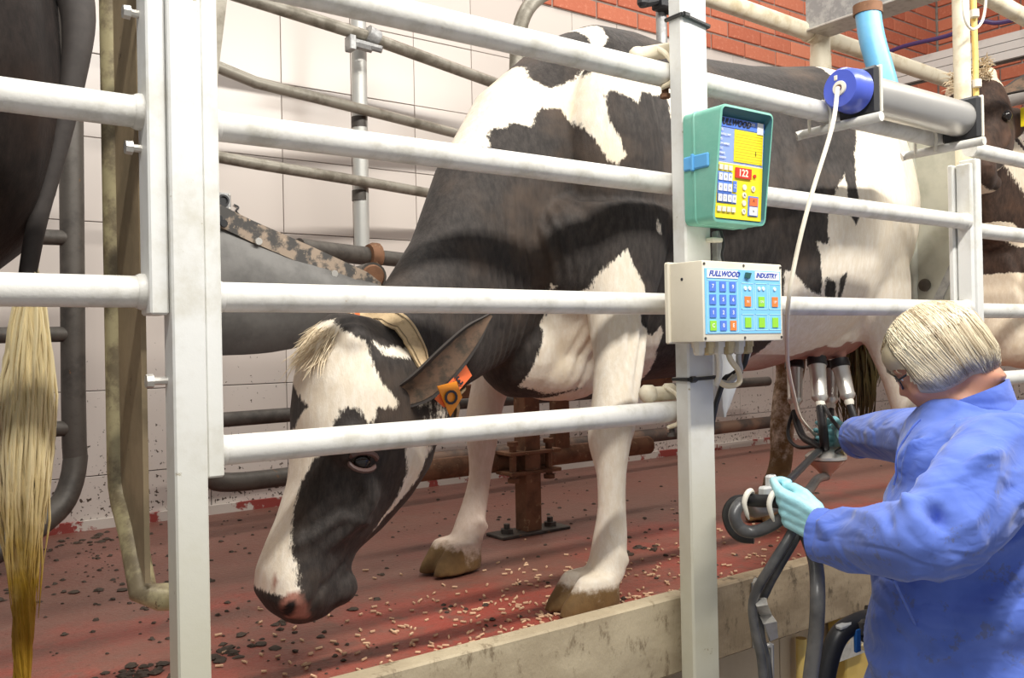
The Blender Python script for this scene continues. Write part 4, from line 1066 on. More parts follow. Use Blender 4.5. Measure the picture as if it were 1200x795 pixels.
_c = _s.mix(_s.smooth(_s.math('ADD', _P[2], _s.math('MULTIPLY', _s.noise(16, 4), .3)), .35, .62), _s.mix(_s.noise(30, 4), (0.46, 0.30, 0.03), (0.24, 0.14, 0.01)), (0.74, 0.62, 0.36)); M_blond = _s.out(_c, 0.5)
tl, sw = tail(cow_l, [V((0.306, 1.780, 1.321)), V((0.318, 1.760, 1.239)), V((0.306, 1.750, 1.126)), V((0.280, 1.750, 1.000)), V((0.248, 1.750, 0.876)), V((0.231, 1.750, 0.785)), V((0.219, 1.750, 0.695)), V((0.215, 1.750, 0.606))], [.036, .030, .022, .018, .0165, .015, .012, .008], M_fur, .70, M_blond, 620, .40, .036, .0026)
mb = MB(); random.seed(3)
for k in range(300):   # lower, twisted yellow end of the switch
    a = random.uniform(0, 6.28); o = V(math.cos(a), math.sin(a), 0); pts = []; w = random.uniform(.3, 1) * .021
    z0 = random.uniform(.36, .50); l = random.uniform(.25, .42); c = V((0.212, 1.750, 0.503))
    for j in range(7):
        q = j / 6; an = a + q * 3.0; pts.append(V(c.x - .004 * math.sin(9 * q), c.y, z0 - l * q) + V(math.cos(an), math.sin(an), 0) * w * (1 - .45 * q))
    mb.tube(pts, [.0024] * 6 + [.0005], 4)
mb.build('tail_switch', M_blond, tl, kind='stuff')

# right-hand cow: eyes, ears, tag
o3, a3, d3, w3 = FR3
L3_ = lambda s_, t, u: o3 + a3 * s_ + d3 * t + w3 * u
for g in (-1, 1):
    mb = MB(); mb.sphere(L3_(.252, -.012, g * .118), .024, 16); mb.build('eye', M_eye, cow_r)
    ear(cow_r, [L3_(.05, -.08, g * .09), L3_(.03, -.11, g * .15), L3_(.02, -.13, g * .20), L3_(.02, -.14, g * .25)], [.02, .04, .038, .006], d3 + V(0, 0, -.2), lining=True)
mb = MB(); random.seed(5)
for k in range(420):
    hair_lock(mb, L3_(random.uniform(-.05, .07), .05 + random.uniform(-.02, .02), random.uniform(-.10, .07)), d3 * .5 + a3 * .5 - w3 * random.uniform(-.3, .9) + V(0, 0, .3), random.uniform(.03, .07), .0026, .3, 4)
mb.build('poll_tuft', M_tuft, cow_r, kind='stuff')
mb = MB(); c = L3_(.12, -.12, -.16); mb.box(c + V(-.004, -.03, -.10), c + V(.004, .03, -.02), .002); mb.build('ear_tag', M_yel, cow_r)


# ---------------------------------------------------------------- control boxes on the square post
def plate_on(M, x, y, w, h, mat, name, parent, t=.0012, z=0, bev=0):
    mb = MB(); mb.box((x, y, z), (x + w, y + h, z + t), bev, M); return mb.build(name, mat, parent)

tb = thing('feed_control_box', 'teal hooded feed control box with yellow keypad and red display', 'control box', (1.49, 1.312, .88))
x0, x1 = 1.411, 1.580; yb = 1.3115; zt, zb = 1.112, .874; yt, ylo = 1.2035, 1.232
# housing: back shell and a hood open to the front
def hood(x0, x1, y_top, y_bot, zt, zb, wall, yback):
    o = [V(x0, y_top, zt), V(x1, y_top, zt), V(x1, y_bot, zb), V(x0, y_bot, zb)]
    i = [V(x0 + wall, y_top + .0, zt - wall), V(x1 - wall, y_top, zt - wall), V(x1 - wall, y_bot, zb + wall), V(x0 + wall, y_bot, zb + wall)]
    bk = [V(x0, yback, zt), V(x1, yback, zt), V(x1, yback, zb), V(x0, yback, zb)]
    return o, i, bk
wall = .0065
bm = bmesh.new()
def rrect(x0, x1, zt, zb, r, yt, ylo, n=4):
    pts = []
    for cx, cz, a0 in ((x1 - r, zt - r, 0), (x0 + r, zt - r, 90), (x0 + r, zb + r, 180), (x1 - r, zb + r, 270)):
        for k in range(n + 1):
            a = math.radians(a0 + 90 * k / n); x = cx + r * math.cos(a); z = cz + r * math.sin(a)
            f = (zt - z) / (zt - zb); pts.append(V(x, yt + (ylo - yt) * f, z))
    return pts
mb = MB()
yd_t, yd_b = yt + .020, ylo + .006       # depth of the recessed panel
rings = [rrect(x0 + .004, x1 - .004, zt - .004, zb + .004, .012, yb, yb), rrect(x0, x1, zt, zb, .014, yb - .004, yb - .004), rrect(x0, x1, zt, zb, .014, yb - .028, yb - .028),
         rrect(x0 - .0015, x1 + .0015, zt + .0015, zb - .0015, .014, yb - .030, yb - .030), rrect(x0 - .0015, x1 + .0015, zt + .0015, zb - .0015, .014, yb - .034, yb - .034), rrect(x0, x1, zt, zb, .014, yb - .036, yb - .036),
         rrect(x0, x1, zt, zb, .014, yt, ylo), rrect(x0 + .005, x1 - .005, zt - .005, zb + .005, .010, yt - .001, ylo - .001)]
mb.ring_tube(rings, cap=False); n = len(rings[0]); mb.add(rings[0], [tuple(range(n))])
mb.build('housing', M_teal, tb)
mb = MB(); r2 = [rrect(x0 + .0052, x1 - .0052, zt - .0052, zb + .0052, .010, yt - .001, ylo - .001), rrect(x0 + .009, x1 - .009, zt - .018, zb + .008, .008, yd_t, yd_b)]
mb.ring_tube(r2, cap=False); mb.add(r2[1], [tuple(range(n))]); mb.build('hood_lining', M_tealin, tb)
up_v = V(0, yd_t - yd_b, zt - .018 - zb - .008).normalized()
Mf = frame(V(x0 + .010, yd_b - .0012, zb + .010), (1, 0, 0), up_v)     # z points out to the pit
W_, H_ = x1 - x0 - .020, ((zt - .018 - zb - .008) ** 2 + (yd_t - yd_b) ** 2) ** .5 - .004
keyp = plate_on(Mf, 0, 0, W_, H_ * .545, M_yel, 'keypad', tb)
labp = plate_on(Mf, 0, H_ * .56, W_, H_ * .44, M_lblab, 'label_plate', tb)
plate_on(Mf, 0, H_ * .545, W_, H_ * .012, M_wplastic, 'frame_strip', tb)
plate_on(Mf, 0, H_ * .905, W_, H_ * .095, M_blab, 'label_header', labp, z=.001)
plate_on(Mf, W_ * .36, H_ * .575, W_ * .62, H_ * .32, M_yel, 'instruction_table', labp, z=.001)
for k in range(10):
    plate_on(Mf, W_ * .38, H_ * (.59 + .029 * k), W_ * .58, .0008, worn('table_rule', (0.5, 0.38, 0.02), (0.5, 0.38, 0.02)) if k == 0 else bpy.data.materials['table_rule'], 'rule', labp, z=.0018, t=.0006)
plate_on(Mf, W_ * .84, H_ * .885, W_ * .13, H_ * .115, M_white, 'sticker', labp, z=.0022)
def T(parent, s_, x, y, size, mat, M=Mf, z=.0030, **k): return text('lettering', s_, M @ Matrix.Translation((x, y, z)), size, mat, parent, th=.0002, **k)
T(labp, 'FULLWOOD', W_ * .03, H_ * .955, .0175, M_ink, shear=.35, bold=.0006)
T(labp, 'FEEDER', W_ * .60, H_ * .97, .0085, M_white)
T(labp, 'S', W_ * .905, H_ * .945, .018, M_ink, align='CENTER')
for k, s_ in enumerate(('HERD', 'CONTROL UNIT', 'FEED', 'COW NUMBER', 'STALL', 'MANUAL', 'PROGRAM')):
    T(labp, s_, W_ * .03, H_ * (.872 - .046 * k), .0062, M_white, sx=.8)
T(labp, '1', W_ * .80, H_ * .68, .014, M_ink)
plate_on(Mf, W_ * .04, H_ * .15, W_ * .40, H_ * .10, M_blab, 'key_panel', keyp, z=.001)
plate_on(Mf, W_ * .04, H_ * .15, W_ * .30, H_ * .31, M_blab, 'key_panel', keyp, z=.001)
def key(parent, M, x, y, w, h, mat, s_, tm, size=.009, z=.002):
    k = plate_on(M, x, y, w, h, mat, 'key', parent, z=z, t=.0018)
    return k
def keytext(parent, M, x, y, s_, size, mat, z): text('key_digits', s_, M @ Matrix.Translation((x, y, z)), size, mat, parent, th=.0001, align='CENTER')
kw, kh = W_ * .075, H_ * .072
rows3 = ('789', '456', '123')
for r_, row in enumerate(rows3):
    for c_, ch in enumerate(row):
        x = W_ * (.055 + .1 * c_); y = H_ * (.375 - .105 * r_)
        key(keyp, Mf, x, y, kw, kh, M_white, ch, M_ink); keytext(keyp, Mf, x + kw / 2, y + kh / 2, ch, .0085, M_ink, .0040)
key(keyp, Mf, W_ * .355, H_ * .165, kw, kh, M_white, '0', M_ink); keytext(keyp, Mf, W_ * .355 + kw / 2, H_ * .165 + kh / 2, '0', .0085, M_ink, .0040)
for c_ in range(3): key(keyp, Mf, W_ * (.055 + .1 * c_), H_ * .478, kw, kh * .72, M_wplastic, '', M_ink)
for c_ in range(4): key(keyp, Mf, W_ * (.045 + .1 * c_), H_ * .065, kw, kh * .72, M_wplastic, '', M_ink)
plate_on(Mf, W_ * .36, H_ * .27, W_ * .075, H_ * .11, M_blab, 'blue_key', keyp, z=.002); keytext(keyp, Mf, W_ * .398, H_ * .325, 'Z', .011, M_white, .0036)
disp = plate_on(Mf, W_ * .40, H_ * .415, W_ * .34, H_ * .105, M_red, 'display', keyp, z=.001, t=.003)
text('lit_digits', '122', Mf @ Matrix.Translation((W_ * .455, H_ * .467, .0042)), .021, M_led, disp, th=.0002, bold=.0003)
mb = MB(); mb.lathe(Mf @ V(W_ * .82, H_ * .455, .001), Mf.to_3x3() @ V(0, 0, 1), [(0, .0045), (.003, .004)], 12); mb.build('indicator', M_red, keyp)
for x, y, s_ in ((.61, .33, ''), (.61, .25, 'A'), (.61, .17, ''), (.61, .085, 'V'), (.80, .325, 'C')):
    mb = MB(); mb.lathe(Mf @ V(W_ * x, H_ * y, .001), Mf.to_3x3() @ V(0, 0, 1), [(0, .0062), (.0022, .006)], 14); mb.build('round_key', M_wplastic, keyp)
    if s_: keytext(keyp, Mf, W_ * x, H_ * y, s_, .008, M_ink, .0034)
plate_on(Mf, W_ * .70, H_ * .045, W_ * .22, H_ * .205, M_blab, 'arrow_panel', keyp, z=.001)
plate_on(Mf, W_ * .725, H_ * .15, W_ * .17, H_ * .085, M_redtag, 'up_key', keyp, z=.002, t=.0018); keytext(keyp, Mf, W_ * .81, H_ * .19, '^', .015, M_ink, .0040)
plate_on(Mf, W_ * .725, H_ * .055, W_ * .17, H_ * .085, M_white, 'down_key', keyp, z=.002, t=.0018); keytext(keyp, Mf, W_ * .81, H_ * .10, 'v', .013, M_ink, .0040)
mb = MB(); mb.box((x0 - .005, yb - .075, .988), (x0 + .002, yb - .005, 1.018), .003); mb.box((x0 - .008, yb - .036, .985), (x0 + .0, yb - .028, 1.021), .002); mb.build('latch', M_skyclip, tb)

# bracket and cable between the boxes
bk = thing('box_bracket', 'grey bracket and thin cables under the teal box', 'bracket', (1.49, 1.33, .82))
mb = MB(); mb.box((1.478, 1.290, .842), (1.512, 1.3115, .852), .002); mb.build('strip', M_wplastic, bk)
mb = MB(); mb.box((PX1 + .006, 1.30, .796), (PX1 + .022, 1.318, .868), .002); mb.build('side_strip', M_galv, bk)
mb = MB(); mb.tube([(PX1 + .012, 1.296, .868), (PX1 + .014, 1.290, .84), (PX1 + .010, 1.292, .815), (PX1 + .013, 1.29, .796)], .003, 8, smooth=4); mb.build('cable', M_black, bk)

cbx = thing('milking_control_box', 'cream milking control box with sky-blue keypad under the teal box', 'control box', (1.48, 1.312, .63))
X0, X1, YF, YB, Z0, Z1 = 1.351, 1.604, 1.209, 1.3115, .626, .790
mb = MB(); mb.box((X0, YF, Z0), (X1, YB - .012, Z1), .004, seg=2); mb.build('housing', M_cbox, cbx)
mb = MB(); mb.box((X0 - .004, YB - .014, Z0 - .003), (X1 + .004, YB, Z1 + .003), .003); mb.build('back_plate', M_cbox, cbx)
Mc = frame(V(X0, YF, Z0), (1, 0, 0), (0, 0, 1))
W2_, H2_ = X1 - X0, Z1 - Z0
kp = plate_on(Mc, .006, .016, W2_ - .014, H2_ - .032, M_sky, 'keypad', cbx, t=.0012)
plate_on(Mc, .012, H2_ - .035, .094, .017, M_white, 'name_plate', kp, z=.0010)
plate_on(Mc, W2_ * .635, H2_ - .035, .080, .017, M_white, 'name_plate', kp, z=.0010)
text('lettering', 'FULLWOOD', Mc @ Matrix.Translation((.017, H2_ - .0265, .0024)), .0150, M_navy, kp, th=.0002, shear=.3, bold=.0005, sx=1.12)
text('lettering', 'INDUSTRY', Mc @ Matrix.Translation((W2_ * .645, H2_ - .0265, .0024)), .0140, M_navy, kp, th=.0002, shear=.35, bold=.0005)
mb = MB(); mb.prism([Mc @ V(*p) for p in ((.126, H2_ - .032, .0014), (.140, H2_ - .034, .0014), (.146, H2_ - .022, .0014), (.130, H2_ - .021, .0014))], Mc.to_3x3() @ V(0, 0, .004)); mb.build('torn_sticker', plain('dark_green_sticker', (0.02, 0.10, 0.09), 0.4), kp)
def outline(M, x, y, w, h, name='key_border', t=.0012):
    mb = MB()
    for a in ((x, y, x + w, y + t), (x, y + h - t, x + w, y + h), (x, y, x + t, y + h), (x + w - t, y, x + w, y + h)):
        mb.box((a[0], a[1], .0012), (a[2], a[3], .0018), 0, M)
    o = mb.build(name, M_skyl, kp); o['kind'] = 'stuff'; return o
gx, gy, cw, chh = .012, .019, .0305, .0265
for r_ in range(4):
    for c_ in range(3):
        s_ = ('789', '456', '123', 'C0E')[r_][c_]; m_ = M_blab
        if r_ == 3 and c_ == 0: m_ = M_green
        if r_ == 3 and c_ == 2: m_ = M_orange
        x = gx + c_ * cw; y = gy + (3 - r_) * (chh)
        plate_on(Mc, x + .0065, y + .0035, .0185, .020, m_, 'key', kp, z=.001, t=.0018)
        text('key_digit', s_, Mc @ Matrix.Translation((x + .0158, y + .0135, .0030)), .011, M_white, kp, th=.0001, align='CENTER', bold=.0003)
    
outline(Mc, gx, gy - .001, cw * 3 + .002, chh * 4 + .001)
for c_ in range(3):
    x = .116 + c_ * .0445
    outline(Mc, x, .066, .040, .055); outline(Mc, x, .022, .040, .034)
    plate_on(Mc, x + .010, .072, .019, .021, (M_orange, M_green, M_orange)[c_], 'key', kp, z=.001, t=.0018)
    plate_on(Mc, x + .010, .028, .019, .021, M_green, 'key', kp, z=.001, t=.0018)
    text('key_digit', ('IN', 'ON', 'UP')[c_], Mc @ Matrix.Translation((x + .0195, .082, .0030)), .008, M_white, kp, th=.0001, align='CENTER')
    for g in ((-.007, .007) if c_ < 2 else (0,)):
        mb = MB(); mb.lathe(Mc @ V(x + .0195 + g, .110, .001), Mc.to_3x3() @ V(0, 0, 1), [(0, .0042), (.002, .004)], 12); mb.build('indicator', M_white, kp)
for x, z in ((X0 + .006, Z1 - .007), (X0 + W2_ / 2, Z1 - .007), (X1 - .006, Z1 - .007), (X0 + .006, Z0 + .007), (X0 + W2_ / 2, Z0 + .007), (X1 - .006, Z0 + .007)):
    mb = MB(); mb.lathe((x, YF, z), (0, -1, 0), [(-.001, .0035), (.001, .003)], 8); mb.build('screw', M_dark, cbx)
mb = MB(); mb.lathe((X0, YF + .055, Z1 - .035), (-1, 0, 0), [(-.001, .004), (.001, .003)], 8); mb.build('screw_hole', M_ink, cbx)
for k, x in enumerate((1.395, 1.425, 1.455, 1.487, 1.520, 1.548)):
    mb = MB(); mb.lathe((x, 1.262, Z0), (0, 0, -1), [(0, .0145), (.012, .0145), (.012, .012), (.024, .0115), (.028, .008)], 8); mb.build('cable_gland', M_brass if k % 2 else M_wplastic, cbx)
M_gcab = plain('grey_cable', (0.45, 0.43, 0.38), 0.5); M_ccab = plain('cream_cable', (0.72, 0.60, 0.40), 0.5)
grp = 'cables under the cream control box'
for k, (pts, m_, lab) in enumerate((
    ([(1.487, 1.262, .60), (1.495, 1.262, .585), (1.520, 1.262, .56), (1.522, 1.265, .535), (1.50, 1.28, .53), (1.478, 1.29, .545)], M_ccab, 'thick cream cable curling out below the cream box'),
    ([(1.520, 1.262, .60), (1.530, 1.27, .58), (1.545, 1.28, .56), (1.53, 1.30, .535), (1.50, 1.305, .54)], M_gcab, 'grey cable looping to the right below the cream box'),
    ([(1.548, 1.262, .60), (1.556, 1.28, .57), (1.552, 1.31, .55), (1.545, 1.33, .53), (PX1 + .010, 1.335, .40), (PX1 + .012, 1.336, .05), (PX1 + .012, 1.336, -.2)], M_black, 'black cable running down the right side of the square post'),
    ([(1.455, 1.262, .60), (1.462, 1.265, .575), (1.470, 1.275, .55), (1.480, 1.29, .535)], M_wplastic, 'short cream cable going straight behind the cable tie'),
    ([(1.560, 1.262, .603), (1.567, 1.28, .58), (1.556, 1.30, .558), (1.535, 1.305, .54)], M_wplastic, 'thin pale cable at the right end of the cable glands'))):
    mb = MB(); mb.tube(pts, .0062 if k != 4 else .003, 10, smooth=4); tag(mb.build('cable', m_), lab, 'cable', grp)
cl = thing('plastic_bag', 'grey-white plastic bag hanging behind the cream box and post', 'bag', (1.62, 1.40, .4))
P = [V((1.632, 1.420, 0.602)), V((1.712, 1.420, 0.601)), V((1.698, 1.420, 0.543)), V((1.665, 1.420, 0.493)), V((1.634, 1.420, 0.468)), V((1.624, 1.420, 0.526))]
mb = MB()
cc = V((1.663, 1.420, 0.602)); rows = []
for z_, w_, cx in ((0, .055, 0), (.05, .052, -.002), (.09, .040, -.010), (.13, .024, -.020), (.155, .008, -.026)):
    rows.append([cc + V(cx + w_ * math.cos(q) * (1 + .12 * math.sin(5 * q)), .02 * math.sin(q) * (1 + .2 * math.cos(3 * q)), -z_) for q in [2 * math.pi * j / 20 for j in range(20)]])
mb.ring_tube(rows); mb.build('bag_body', M_cloth, cl)

# ---------------------------------------------------------------- cord retractor on the top rail
rt = thing('retractor_cylinder', 'stainless steel retractor cylinder with a round blue end cap', 'cylinder', (2.4, 1.31, 1.26))
YC = 1.300; c0 = V((1.973, 1.300, 1.255)); c1 = V((2.569, 1.300, 1.248)); xa, xb = c0.x, c1.x; zc = (c0.z + c1.z) / 2
mb = MB(); mb.tube([(xa + .10, YC, zc), (xb - .01, YC, zc)], .050, 36); mb.build('steel_tube', M_steel, rt)
mb = MB(); mb.lathe((xa, YC, zc), (1, 0, 0), [(-.004, .018), (-.004, .046), (.004, .052), (.030, .054), (.055, .056), (.060, .052)], 36); cap_ = mb.build('blue_cap', M_bluecap, rt)
mb = MB(); mb.lathe((xa - .004, YC, zc), (-1, 0, 0), [(-.002, .019), (.004, .0175), (.005, .009), (-.002, .008)], 24); mb.build('cord_eye', M_wplastic, cap_)
mb = MB(); mb.lathe((xa - .0095, YC, zc), (-1, 0, 0), [(0, .0075), (.0008, .007)], 14); mb.build('eye_hole', M_rust, cap_)
mb = MB(); mb.box((xa - .006, YC + .006, zc + .022), (xa + .004, YC + .015, zc + .034), .001); mb.build('vent', M_wplastic, cap_)
for xx_, nm in ((xa + .064, 'near'), (xb - .022, 'far')):
    mb = MB(); mb.box((xx_, YC - .058, zc - .066), (xx_ + .020, YC + .052, zc + .058), .008); pl_ = mb.build('end_plate', M_blackp, rt)
    mb = MB(); mb.box((xx_ + .020, YC - .060, zc - .060), (xx_ + .027, YC + .054, zc + .060), .003); mb.build('plate_edge', M_wplastic, pl_)
for xx_ in (xa + .055, xb - .03):
    mb = MB(); mb.tube([(xx_, YC - .075, zc - .078), (xx_, YC + .155, zc - .078), (xx_ - .01, YC + .165, zc - .082)], .0125, 12); mb.build('support_bar', M_rail, rt)
    mb = MB(); mb.tube([(xx_ - .028, 1.352, zc - .09), (xx_ - .028, 1.348, zc - .04), (xx_ - .028, 1.372, zc - .012), (xx_ - .028, 1.408, zc - .03), (xx_ - .028, 1.412, zc - .085)], .0042, 8, smooth=4); mb.build('u_bolt', M_wplastic, rt)
mb = MB(); mb.tube([(xa - .012, YC, zc), (1.903, 1.280, 1.140), (1.816, 1.280, 0.970), (1.780, 1.300, 0.825), (1.784, 1.330, 0.701), (2.007, 1.500, 0.565), (2.192, 1.620, 0.467), (2.304, 1.680, 0.386), (2.473, 1.740, 0.309)], .0055, 8, smooth=5)
tag(mb.build('pull_cord', M_cord), 'white pull cord hanging from the blue cap down to the milking cups', 'cord')


# ---------------------------------------------------------------- milking cluster and hoses
def cup(label, top, bot, grp='milking cups on the udder'):
    top, bot = V(top), V(bot); d = (bot - top).normalized(); L = (bot - top).length
    t = thing('milking_cup', label, 'milking cup', top, grp)
    mb = MB(); mb.lathe(top, d, [(0, .022), (0, .031), (.024, .032), (.028, .029)], 22); mb.build('rubber_mouthpiece', M_black, t)
    mb = MB(); mb.lathe(top, d, [(.026, .0285), (.03, .0285), (.034, .0265), (L * .80, .0235), (L * .84, .0255), (L * .88, .024), (L * .95, .016)], 24); mb.build('steel_shell', M_steel, t)
    mb = MB(); mb.lathe(top, d, [(L * .93, .014), (L, .016), (L * 1.08, .014)], 16); mb.build('collar_ring', M_wplastic, t)
    return bot + d * (.06 * L)
A1 = cup('front milking cup nearest the camera on the udder', (2.492, 1.750, 0.564), (2.447, 1.709, 0.419))
A2 = cup('rear milking cup on the udder leaning toward the hind leg', (2.612, 1.749, 0.555), (2.593, 1.702, 0.419))
A3 = cup('leftmost milking cup on the udder behind the white cord', (2.552, 1.880, 0.550), (2.501, 1.843, 0.401))
A4 = cup('milking cup half hidden between the two steel cups nearest the glove', (2.720, 1.856, 0.540), (2.668, 1.821, 0.396))
claw = thing('milking_claw', 'steel and pink milking claw hanging under the cups by the gloved hand', 'claw', (2.390, 1.653, 0.250))
cc = V((2.390, 1.653, 0.261))
mb = MB(); mb.lathe(cc + V(0, 0, .030), (0, 0, -1), [(0, .012), (.006, .030), (.016, .050), (.026, .062), (.034, .062), (.038, .056)], 28); mb.build('steel_dome', M_steel, claw)
mb = MB(); mb.lathe(cc + V(0, 0, -.008), (0, 0, -1), [(0, .060), (.012, .050), (.03, .030), (.046, .016), (.06, .012)], 24); mb.build('bowl', plain('clear_pink_plastic', (0.50, 0.30, 0.22), 0.25, spec=.7), claw)
mb = MB(); mb.cyl((2.425, 1.628, 0.284), (2.406, 1.592, 0.281), .010, 12); mb.build('brass_nipple', M_brass, claw)
def hose(label, pts, r, mat=M_black, k=6, grp=None, seg=12):
    mb = MB(); mb.tube([V(p) for p in pts], r, seg, smooth=k); return tag(mb.build('hose', mat), label, 'hose', grp)
G = 'short black hoses between the cups and the claw'
hose('black hose from the front cup to the claw', [A1, (2.366, 1.645, 0.358), (2.352, 1.631, 0.313), (2.388, 1.654, 0.277)], .014, grp=G)
hose('black hose from the rear cup bending down to the claw', [A2, (2.570, 1.670, 0.369), (2.518, 1.634, 0.321), (2.436, 1.632, 0.280)], .012, grp=G)
hose('black hose from the leftmost cup curving to the claw', [A3, (2.488, 1.828, 0.352), (2.453, 1.780, 0.310), (2.410, 1.712, 0.297), (2.391, 1.665, 0.284)], .012, grp=G)
hose('black hose of the hidden cup behind the glove', [A4, (2.593, 1.777, 0.334), (2.500, 1.746, 0.314), (2.415, 1.709, 0.297)], .011, grp=G)
hose('thin black pulse tube bowing far left of the cups', [(2.505, 1.853, 0.392), (2.474, 1.851, 0.337), (2.450, 1.831, 0.298), (2.422, 1.778, 0.279), (2.404, 1.717, 0.286), (2.395, 1.686, 0.295)], .006)
hose('thin black pulse tube crossing the gloved hand', [(2.440, 1.689, 0.414), (2.354, 1.604, 0.382), (2.336, 1.555, 0.346), (2.353, 1.556, 0.314), (2.381, 1.610, 0.281)], .006)
hose('thin dark tube from the claw down to the near glove', [(2.378, 1.662, 0.282), (2.242, 1.587, 0.288), (1.947, 1.431, 0.284), (1.661, 1.267, 0.291), (1.527, 1.192, 0.289)], .010)
hose('long grey milk hose from the claw looping past the near glove', [cc + V(0, 0, -.06), (2.264, 1.596, 0.212), (2.050, 1.480, 0.213), (1.744, 1.331, 0.236), (1.582, 1.276, 0.248), (1.501, 1.235, 0.282), (1.458, 1.217, 0.287), (1.435, 1.210, 0.269), (1.442, 1.205, 0.245), (1.461, 1.191, 0.234), (1.481, 1.163, 0.246), (1.502, 1.136, 0.271), (1.510, 1.118, 0.294)], [.013] * 13, M_hose, 6)
hose('short black hose held level in the near glove with cream clips', [(1.488, 1.220, 0.293), (1.484, 1.186, 0.296), (1.481, 1.151, 0.300), (1.500, 1.125, 0.297)], .0135, M_black)
hose('blurred black hose loop at the hoof left of the near glove', [(1.523, 1.244, 0.282), (1.515, 1.275, 0.275), (1.512, 1.289, 0.252), (1.517, 1.286, 0.224), (1.523, 1.269, 0.207), (1.539, 1.245, 0.205)], .016, M_black)
for k, (q, lab) in enumerate((((1.473, 1.212, 0.292), 'cream clip on the hose end left of the near glove'), ((1.470, 1.147, 0.298), 'cream clip on the hose right at the gloved fingers'))):
    c = V(q); mb = MB()
    mb.tube([c + V(.022, 0, .010), c + V(.010, -.006, .022), c + V(-.008, -.01, .018), c + V(-.017, -.01, .0), c + V(-.012, -.012, -.022), c + V(-.006, -.012, -.034)], [.005, .006, .006, .0055, .0045, .002], 10, smooth=4)
    tag(mb.build('hose_clip', M_wplastic), lab, 'clip')
mb = MB(); c = V((1.525, 1.193, 0.314))
mb.box(c + V(-.026, -.01, -.012), c + V(.024, .01, .008), .004); mb.box(c + V(-.006, -.008, -.002), c + V(.020, .008, .030), .004); mb.box(c + V(.006, -.008, -.030), c + V(.018, .008, .03), .003)
o = mb.build('hose_bracket', M_cloth); o.rotation_euler = (0, 0, 0); tag(o, 'small grey bracket above the clips beside the near glove', 'bracket')
G2 = 'grey milk hoses hanging from the near glove'
hose('left one of two thin hoses hanging from the glove past the clip plate', [(1.547, 1.141, 0.272), (1.505, 1.121, 0.242), (1.464, 1.139, 0.180), (1.455, 1.171, 0.124), (1.454, 1.184, 0.083), (1.459, 1.181, 0.025), (1.468, 1.175, -0.027), (1.464, 1.166, -0.119)], .0100, M_hose, grp=G2)
hose('right one of two thin hoses hanging from the glove past the clip plate', [(1.564, 1.141, 0.270), (1.531, 1.128, 0.232), (1.492, 1.144, 0.171), (1.487, 1.173, 0.118), (1.481, 1.189, 0.071), (1.484, 1.188, 0.010), (1.493, 1.182, -0.043), (1.489, 1.173, -0.127)], .0095, M_hose, grp=G2)
hose('thick grey hose hanging straight down under the glove', [(1.555, 1.135, 0.265), (1.537, 1.111, 0.229), (1.516, 1.077, 0.184), (1.475, 1.045, 0.130), (1.471, 1.048, 0.056), (1.463, 1.055, -0.017), (1.445, 1.056, -0.111)], .0145, M_hose, grp=G2, seg=16)
hose('thick black hose curving under the kerb beside the coat', [(1.809, 1.137, 0.003), (1.744, 1.135, 0.006), (1.679, 1.133, -0.003), (1.644, 1.134, -0.037), (1.614, 1.131, -0.093), (1.598, 1.131, -0.177)], .021, M_black, seg=16)
# bent metal clip plate on the kerb
cp = thing('clip_plate', 'bent zinc clip plate on the kerb beside the hanging hoses', 'bracket', (1.516, 1.202, 0.044))
P = [V((1.452, 1.174, 0.103)), V((1.467, 1.162, 0.104)), V((1.492, 1.169, 0.072)), V((1.481, 1.153, 0.056)), V((1.486, 1.149, 0.052)), V((1.520, 1.174, 0.009)), V((1.518, 1.188, -0.001)), V((1.486, 1.174, 0.027)), V((1.461, 1.167, 0.058)), V((1.456, 1.171, 0.082))]
mb = MB(); n = 6
L_ = [V((1.460, 1.180, 0.100)), V((1.446, 1.165, 0.090)), V((1.476, 1.181, 0.062)), V((1.465, 1.164, 0.051)), V((1.491, 1.170, 0.009))]; R_ = [V((1.469, 1.161, 0.104)), V((1.455, 1.147, 0.096)), V((1.486, 1.161, 0.066)), V((1.477, 1.143, 0.059)), V((1.504, 1.161, 0.016))]
vs = L_ + R_ + [p + V(0, .004, 0) for p in L_ + R_]; fs = []
for i in range(4): fs += [(i, i + 1, 5 + i + 1, 5 + i), (10 + i, 15 + i, 15 + i + 1, 10 + i + 1), (i, 10 + i, 11 + i, i + 1), (5 + i, 6 + i, 16 + i, 15 + i)]
fs += [(0, 5, 15, 10), (4, 14, 19, 9)]
mb.add(vs, fs); mb.build('plate', M_zinc, cp)
mb = MB(); mb.lathe(V((1.487, 1.203, 0.125)), (0, -1, 0), [(0, .009), (.008, .008), (.008, .004), (.016, .004)], 8); mb.build('bolt', M_zinc, cp)
bj = thing('joint_strip', 'narrow dark metal strip down the kerb behind the hanging hoses', 'strip', (1.72, 1.38, -.1))
mb = MB(); a = (1.695, 1.385, 0.016)[0]; mb.box((a, 1.379, -.105), (a + .012, 1.3848, .050), .001); mb.build('strip', M_galv, bj)
ho = thing('pipe_hook', 'short upright steel pipe with a rounded hook top below the clip plate', 'pipe', (1.505, 1.185, -0.065))
mb = MB(); mb.tube([V((1.493, 1.194, -0.015)), V((1.497, 1.191, -0.008)), V((1.506, 1.184, -0.007)), V((1.509, 1.183, -0.017)), V((1.507, 1.185, -0.171))], .0055, 10, smooth=4); mb.build('hook', M_steel, ho)
mb = MB(); mb.box(V((1.493, 1.200, -0.020)), V((1.493, 1.200, -0.020)) + V(.03, .004, .008), .001); mb.build('crossbar', M_dark, ho)

